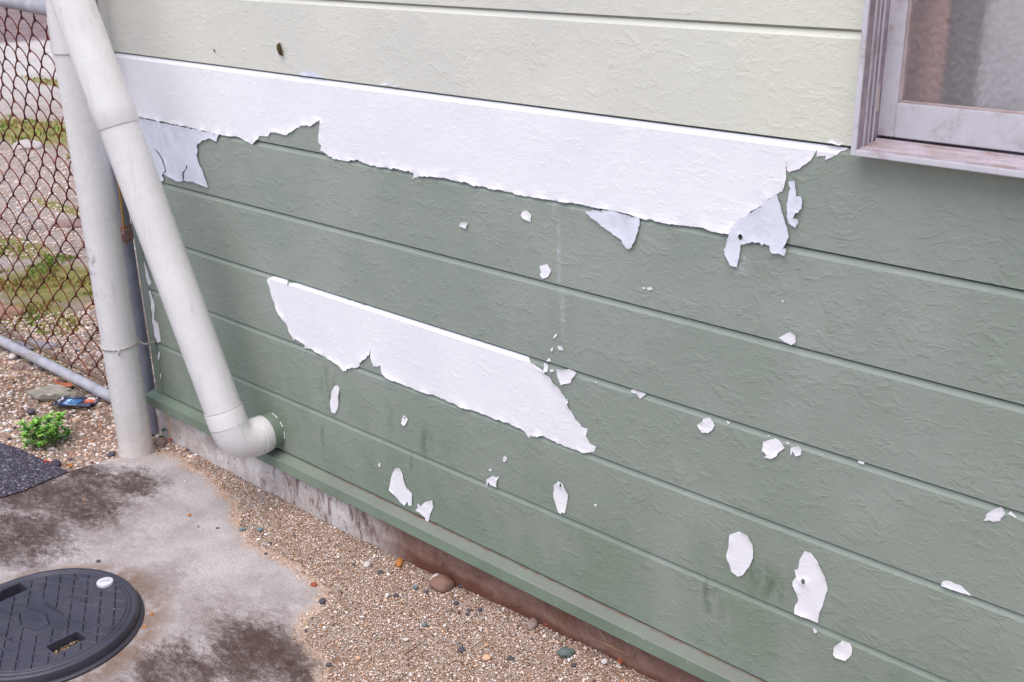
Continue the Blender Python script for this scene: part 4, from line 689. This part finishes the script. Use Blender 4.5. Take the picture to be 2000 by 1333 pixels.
def lidz(lx,ly):
    x=lx-OX;y=ly; r=math.hypot(lx,ly); h=.0300
    for s in SLOTS:
        d=rect(x,y,*s)
        if d<0: return .004+max(0,.026+d*20)
    if r>.1865: return h-(r-.1865)**2*120
    if abs(r-.1775)<.0016: h-=.0016*(1-(abs(r-.1775)/.0016)**2)
    if abs(r-.1690)<.0016: h-=.0016*(1-(abs(r-.1690)/.0016)**2)
    if r<.1650:
        if inpoly(x,y,RH):
            d=min(dseg(x,y,HX[i],HX[(i+1)%6]) for i in range(6)); h+=groove(d,.0012)
        else:
            d=min(dseg(x,y,RH[i],RH[(i+1)%4]) for i in range(4)); h+=groove(d,.001,.0010)
            clear=min(min(rect(x,y,*s) for s in SLOTS)-.006,math.hypot(x-BT[0],y-BT[1])-.027,max(abs(x-D['mh']['oval'][0][0])-.018,abs(y-D['mh']['oval'][0][1])-.009))
            if clear>0 and d>.003:
                a=(x*s31+y*c31-.0247)/.0292; b=(-x*s28*1+y*c28-.0400)/.0278
                da=abs(a-round(a))*.0292; db=abs(b-round(b))*.0278; gap=.0022
                h+=min(groove(da) if db>gap else 0,groove(db) if da>gap else 0)
    return h
NR,NA=150,640; V=[(0,0,lidz(0,0))];F=[]
for i in range(1,NR+1):
    r=.190*i/NR
    for k in range(NA):
        a=2*PI*k/NA; V.append((r*math.cos(a),r*math.sin(a),lidz(r*math.cos(a),r*math.sin(a))))
for k in range(NA): F.append((0,1+k,1+(k+1)%NA))
for i in range(NR-1):
    for k in range(NA): F.append((1+i*NA+k,1+(i+1)*NA+k,1+(i+1)*NA+(k+1)%NA,1+i*NA+(k+1)%NA))
for r,z in ((.1915,.026),(.1915,.010)):
    b=len(V)
    for k in range(NA): a=2*PI*k/NA; V.append((r*math.cos(a),r*math.sin(a),z))
    for k in range(NA): F.append((b-NA+k,b+k,b+(k+1)%NA,b-NA+(k+1)%NA))
autosmooth(mesh('lid',V,F,LID,mh),35)
V=[];F=[]
for r,z in ((.190,.0105),(.1975,.0100),(.2000,.0080),(.2005,.0)):
    for k in range(128): a=2*PI*k/128; V.append((r*math.cos(a),r*math.sin(a),z))
for i in range(3):
    for k in range(128): F.append((i*128+k,(i+1)*128+k,(i+1)*128+(k+1)%128,i*128+(k+1)%128))
autosmooth(mesh('rim',V,F,LID,mh))
q=MB(); q.tube([(BT[0]+OX,BT[1],.029),(BT[0]+OX,BT[1],.0335),(BT[0]+OX,BT[1],.0355),(BT[0]+OX,BT[1],.0362)],[.0172,.0176,.0168,.0150],40); BTN=plain('white_plastic',(206,204,210),.4,.08,80); btn=autosmooth(q.build('button',BTN,mh))
def L2(n): return D['mh'][n]
def bar(mb,a,b,z,w=.0006,h=.0006):
    d=(Vector(b)-Vector(a)); n_=Vector((-d.y,d.x)).normalized()*w; P_=[Vector(a)-n_,Vector(b)-n_,Vector(b)+n_,Vector(a)+n_]
    mb.add([(p.x,p.y,z) for p in P_]+[(p.x,p.y,z+h) for p in P_],[(4,5,6,7),(0,1,5,4),(1,2,6,5),(2,3,7,6),(3,0,4,7)])
q=MB(); bx0=BT[0]+OX; bar(q,(bx0-.006,BT[1]-.009),(bx0+.004,BT[1]+.006),.0363,.0005,.0004); bar(q,(bx0+.001,BT[1]+.007),(bx0+.007,BT[1]+.009),.0363,.0005,.0004); q.build('button_mark',plain('grey_mark',(96,92,104),.6),mh)
q=MB()
for s in SLOTS[:1]:
    for _ in range(260):
        x=s[0]+OX+.004+rnd.random()*(s[1]-s[0]-.008); y=s[2]+.004+rnd.random()*(s[3]-s[2]-.008)
        pebble(q,x,y,.009+rnd.random()*.005,rnd.choice((.0014,.002,.003)),lin(rnd.choice(((120,96,70),(84,66,50),(176,150,116),(96,92,60)))))
q.build('slot_debris',STONE,mh)
def text(s_,loc,size,rot,z=.0300,h=.0006):
    cu=bpy.data.curves.new('lettering','FONT'); cu.body=s_; cu.size=size; cu.extrude=h; cu.align_x='CENTER'; cu.align_y='CENTER'
    to=bpy.data.objects.new('tmp',cu); C.objects.link(to); bpy.context.view_layer.update()
    me=bpy.data.meshes.new_from_object(to.evaluated_get(bpy.context.evaluated_depsgraph_get())); bpy.data.objects.remove(to)
    me.materials.clear(); me.materials.append(LID); o=bpy.data.objects.new('lettering',me); link(o,mh); o.location=(loc[0]+OX,loc[1],z); o.rotation_euler.z=rot
    return o
ov=L2('oval'); text('ARON',ov[0],.017,math.atan2(ov[2][1]-ov[1][1],ov[2][0]-ov[1][0]))
lg=L2('lg'); text('SEP',((lg[0][0]+lg[1][0])/2,(lg[0][1]+lg[1][1])/2),.026,math.atan2(lg[1][1]-lg[0][1],lg[1][0]-lg[0][0]))
tx=L2('txt'); text('INSPECTION',tx[2],.0115,math.atan2(tx[1][1]-tx[0][1],tx[1][0]-tx[0][0]))
jp=L2('jp')
for ch,p in zip('おすい',jp[:3]): text(ch,p,.020,-.6)
# =====================================================================  SMALL THINGS
# weed
wd=thing('weed','bright green leafy weed growing at the asphalt edge','weed',loc=(D['pt']['weed'][0],D['pt']['weed'][1],0))
lf=MB(); st=MB()
def leaf(mb,p,d,L,W,col):
    d=d.normalized(); s=d.cross(Vector((0,0,1))); s=(s.normalized() if s.length>.01 else Vector((1,0,0))); up=s.cross(d)
    ts=(0,.3,.6,.85,1); ws=(.15,.8,1,.6,.0); V=[]
    for t,w2 in zip(ts,ws):
        c=p+d*L*t-Vector((0,0,1))*L*.35*t*t; V+=[tuple(c-s*W*w2/2+up*W*.15),tuple(c),tuple(c+s*W*w2/2+up*W*.15)]
    F=[]
    for i in range(4): F+=[(3*i,3*i+1,3*i+4,3*i+3),(3*i+1,3*i+2,3*i+5,3*i+4)]
    mb.add(V,F,col)
GC=[(108,166,50),(130,184,60),(88,146,50),(150,196,86),(112,164,76)]
for k in range(60):
    a=rnd.random()*6.28; rr=.056*math.sqrt(rnd.random()); b=Vector((rr*math.cos(a)*.85,rr*math.sin(a)*.85,0)); hgt=.020+.065*rnd.random()
    top=b+Vector((.012*(rnd.random()-.5)+b.x*.25,.012*(rnd.random()-.5)+b.y*.25,hgt)); st.tube([b*.7,(b*.7+top)/2+Vector((.002,0,0)),top],.0007,5)
    for j in range(9):
        aa=j*2.4+k; el=.15+.9*rnd.random(); leaf(lf,top-Vector((0,0,.010*rnd.random())),Vector((math.cos(aa)*math.cos(el),math.sin(aa)*math.cos(el),math.sin(el))),.013+.010*rnd.random(),.0070+.004*rnd.random(),lin(rnd.choice(GC)))
lf.build('leaves',LEAF,wd,True); st.build('stems',plain('weed_stem',(112,136,60),.6),wd,True)
sdl=thing('seedling','tiny two-leaved green seedling at the foot of the plinth by the soil pipe','seedling',loc=(D['pt']['seed'][0],D['pt']['seed'][1]-.012,0))
lf=MB(); 
for a,L,h in ((2.2,.016,.026),(-1.2,.018,.012),(.4,.012,.030)): leaf(lf,Vector((0,0,h)),Vector((math.cos(a),math.sin(a),.55)),L*1.1,.014,lin((44,96,34)))
lf.build('leaves',LEAF,sdl,True); st=MB(); st.tube([(0,0,0),(.001,0,.015),(0,0,.030)],.0007,5); st.build('stem',plain('dark_stem',(80,60,50),.6),sdl)
def scrap(name,loc,sx,sy,col,rot,lab,cat,curl=.4,sz=7):
    V=[];F=[];n_=sz
    for i in range(n_+1):
        for j in range(n_+1):
            u=i/n_*2-1;v=j/n_*2-1; k=1-.35*(abs(u)**2)*(abs(v)) ; V.append((u*sx*k,v*sy*math.sqrt(max(0.02,1-u*u*.9)),curl*sx*(u*u*.8)+.15*sx*noise.noise((u*2,v*2,loc[0]*9))))
    for i in range(n_):
        for j in range(n_): a=i*(n_+1)+j; F.append((a,a+n_+1,a+n_+2,a+1))
    o=mesh(name,V,F,plain(name+'_m',col,.6,.2,80),None,True,loc=loc); o.rotation_euler=(.1,.1,rot); m_=o.modifiers.new('t','SOLIDIFY'); m_.thickness=.0006
    return tag(o,lab,cat)
rl=D['pt']['redleaf']; scrap('dead_leaf',(rl[0],rl[1]-.008,.006),.014,.008,(196,66,20),.5,'bright red-orange dead leaf under the green weed','leaf')
scrap('dead_leaf',(-3.17,-.005,.012),.045,.012,(190,104,70),.9,'long orange dead leaf lying by the fence rail','leaf')
scrap('dead_leaf',(-2.585,-.006,.008),.006,.005,(190,70,50),.2,'tiny red leaf beside the two-leaved seedling','leaf')
scrap('dead_leaf',(-2.665,-.262,.006),.010,.008,(176,112,52),1.2,'curled orange brown leaf right of the black stone','leaf')
bs=D['pt']['blackstone']; mb=MB(); pebble(mb,0,0,0,.013,lin((66,60,70)),True); o=mb.build('stone',STONE,None,True,(bs[0],bs[1]-.004,0)); tag(o,'dark grey upright stone beside the red-orange leaf','stone','stones lying on the ground')
# concrete chunk
ck=D['pt']['chunk']; V=[];
for v in IV2:
    k=1+.45*noise.noise(v*1.3+Vector((4,2,1)))+.12*noise.noise(v*5); x=v.x*.080*k; y=v.y*.040*k; z=max(-.4,min(.45+.25*v.x,v.z*1.5))*.030*k; V.append((x,y,z+.006))
o=mesh('concrete_chunk',V,IF2,plain('mossy_concrete',(172,164,150),.9,.2,30,.2,.004),None,False,loc=(ck[0]-.01,ck[1]+.005,0)); o.rotation_euler.z=.55
tag(o,'flat mossy chunk of broken concrete below the fence rail','rubble')
# glossy packet, crumpled, dark blue with pale blue and orange panels
pk=D['pt']['packet']; V=[];F=[];cols=[];NX,NY=26,16
for i in range(NX+1):
    for j in range(NY+1):
        u=i/NX*2-1;v=j/NY*2-1; z=.008+.006*noise.noise((u*2.5,v*2.5,1))+.004*noise.noise((u*6,v*6,4))+.004*abs(v)**4
        V.append((u*.062,v*.034,z))
        c=(26,26,52)
        if -.60<u<.18 and abs(v)<.62: c=(52,100,150) if noise.noise((u*4,v*4,7))<.25 else (150,196,216)
        if .42<u<.85 and v>.0: c=(196,92,50) if v<.55 else (224,214,208)
        if -.92<u<-.78 and v>0: c=(214,208,222)
        if .25<u<.9 and v<-.1: c=(70,66,96)
        cols.append(lin(c))
for i in range(NX):
    for j in range(NY): a=i*(NY+1)+j; F.append((a,a+NY+1,a+NY+2,a+1))
a=M('glossy_foil',.22,.6); PK=a.out(a.n('Attribute',attribute_name='Col').outputs['Color'],a.bump(a.noise(90,3),.002))
o=mesh('crumpled_packet',V,F,PK,None,False,cols,loc=(pk[0],pk[1],.002)); o.rotation_euler.z=.62; m_=o.modifiers.new('t','SOLIDIFY'); m_.thickness=.001
tag(o,'crumpled glossy dark blue packet on the gravel beside the soil pipe','packet')
# twig, straws
TW=plain('twig_bark',(92,52,36),.8); t=D['twig']
q=MB(); a=Vector((*t[0],.012+gz(*t[0]))); b=Vector((*t[1],.014+gz(*t[1]))); q.tube([a,a.lerp(b,.5)+Vector((.0006,0,.001)),b],[.0012,.0011,.0006],6); tag(q.build('twig',TW),'thin dark twig lying on the sandy gravel','twig')
STR=plain('dry_straw',(186,160,116),.7)
def straw(pts,lab,r=.0008):
    q=MB(); q.tube(pts,[r]*(len(pts)-1)+[r*.4],5); tag(q.build('dry_straw',STR,None,True),lab,'straw','dry grass stalks near the fence')
straw([(-3.60,-.03,.01),(-3.42,.0,.05),(-3.36,.01,.075),(-3.40,-.03,.03)],'pale straw bent over the bottom rail of the fence')
straw([(-3.36,-.02,.075),(-3.335,-.08,.03),(-3.31,-.12,.004)],'straw hanging straight down from the bottom rail')
straw([(-3.6,-.16,.012),(-3.4,-.07,.02),(-3.2,.0,.022),(-3.05,.0,.01)],'long reddish straw lying across the soil below the rail',.0011)
straw([(-2.80,-.19,.01),(-2.77,-.17,.045),(-2.73,-.14,.065)],'thin straw poking up through the weed')
straw([(-2.98,-.29,.012),(-2.88,-.28,.014),(-2.79,-.30,.010)],'fine straw lying on the asphalt edge')
straw([(-1.105,-.004,.055),(-1.06,-.005,.060),(-1.02,-.002,.055)],'short stalk caught on the brown plinth')
straw([(-1.10,-.004,.095),(-1.075,-.004,.070),(-1.068,-.006,.062)],'leaning stalk stuck to the brown plinth')
# soil litter by the fence: fine fibres
q=MB()
for _ in range(650):
    x=-3.75+rnd.random()*.95; y=-.16+rnd.random()*.20+( -.1*rnd.random()); a=rnd.random()*6.28; L=.006+.02*rnd.random(); c=lin(rnd.choice(((112,84,62),(150,116,88),(90,66,54),(170,140,104),(122,70,50))))
    z=.004+.006*rnd.random()+.010*noise.noise((x*4,y*4,0)); q.tube([(x,y,z),(x+math.cos(a)*L*.5,y+math.sin(a)*L*.5,z+.004*rnd.random()),(x+math.cos(a)*L,y+math.sin(a)*L,z)],.0006,4,False,c)
tag(q.build('plant_litter',LEAF),'dry brown plant litter on the soil under the fence','litter',kind='stuff')
# moss cushions beyond the fence
q=MB()
for (cx,cy,rx,ry,n_) in ((-4.2,.5,.42,.28,4200),(-7.6,2.0,.85,.34,1500),(-4.85,.62,.3,.10,500),(-3.9,.22,.3,.13,900),(-9.6,3.25,.7,.16,160),(-3.1,.07,.25,.02,120),(-6.3,1.75,.4,.05,150)):
    for _ in range(n_):
        a=rnd.random()*6.28; r=math.sqrt(rnd.random()); x=cx+rx*r*math.cos(a); y=cy+ry*r*math.sin(a)
        if noise.noise((x*5,y*5,3))<-.02+.45*(r-.55): continue
        z=.010*noise.noise((x*4,y*4,0))+.006*noise.noise((x*14,y*14,2)) if x>-6 else 0
        s=(.005+.009*rnd.random())*(1 if x>-5.5 else 1.5); g=noise.noise((x*5,y*5,8)); c=lin(rnd.choice(((130,150,62),(146,166,66),(114,138,56)) if g>0 else ((172,164,88),(186,172,104),(166,146,92))))
        aa=rnd.random()*3.14; dx,dy=math.cos(aa)*s*.5,math.sin(aa)*s*.5; tx_,ty=(rnd.random()-.5)*s,(rnd.random()-.5)*s
        q.add([(x-dx,y-dy,z-.003),(x+dx,y+dy,z-.003),(x+dx*.5+tx_,y+dy*.5+ty,z+s*.9),(x-dx*.5+tx_,y-dy*.5+ty,z+s*.8)],[(0,1,2,3)],c)
tag(q.build('moss',LEAF),'yellow-green moss and low grass beyond the wire fence','moss',kind='stuff')
# rocks and litter beyond the fence
for (x,y,sx,sy,sz,c,lb) in ((-4.02,.16,.10,.045,.045,(170,132,112),'tan angular rock in the moss beyond the fence'),(-3.62,.10,.085,.035,.012,(160,152,160),'flat grey slab lying beyond the bottom rail'),(-3.80,.46,.07,.035,.02,(190,160,132),'pale rock beyond the fence beside the soil pipe'),(-5.0,.95,.08,.04,.03,(150,124,120),'brownish rock on the far gravel right of the green tuft'),(-3.45,-.02,.03,.022,.016,(140,118,112),'small pinkish rock just under the bottom rail'),(-7.0,1.72,.10,.06,.05,(190,178,176),'light rock at the edge of the far moss'),(-4.35,.98,.06,.05,.03,(206,196,192),'white stone on the far gravel')):
    V=[(v.x*sx*(1+.3*noise.noise(v*1.7+Vector((x,y,0)))),v.y*sy*(1+.3*noise.noise(v*1.7+Vector((x,y,4)))),max(-.3,v.z)*sz*(1+.3*noise.noise(v*2+Vector((x,0,0))))) for v in IV2]
    o=mesh('rock',V,IF2,STONE,None,False,[lin(c)]*len(V),loc=(x,y,0)); o.rotation_euler.z=.6; tag(o,lb,'rock','rocks beyond the fence')
# cocoon and specks on the cream wall
q=MB(); q.tube([(-1.922,-.002,1.116),(-1.921,-.006,1.110),(-1.919,-.0065,1.103),(-1.917,-.006,1.096),(-1.915,-.002,1.090)],[.001,.0045,.0048,.0040,.001],8)
for k in range(30): a_=k*2.4; q.tube([(-1.9215+.006*k/30,-.006,1.113-.020*k/30),(-1.9215+.006*k/30+.006*math.cos(a_),-.008,1.113-.020*k/30+.004*math.sin(a_))],.0006,4)
o=q.build('bagworm_cocoon',plain('brown_cocoon',(112,96,62),.9,.25,300,.2,.003),None,True); tag(o,'brown spindle-shaped cocoon stuck on the cream boards','cocoon','cocoons on the wall')
q=MB(); q.tube([(-2.163,-.001,1.088),(-2.161,-.002,1.085),(-2.160,-.001,1.081)],[.0006,.0016,.0006],6); o=q.build('bagworm_cocoon',bpy.data.materials['brown_cocoon'],None,True); tag(o,'tiny brown speck of a cocoon left of the big one','cocoon','cocoons on the wall')
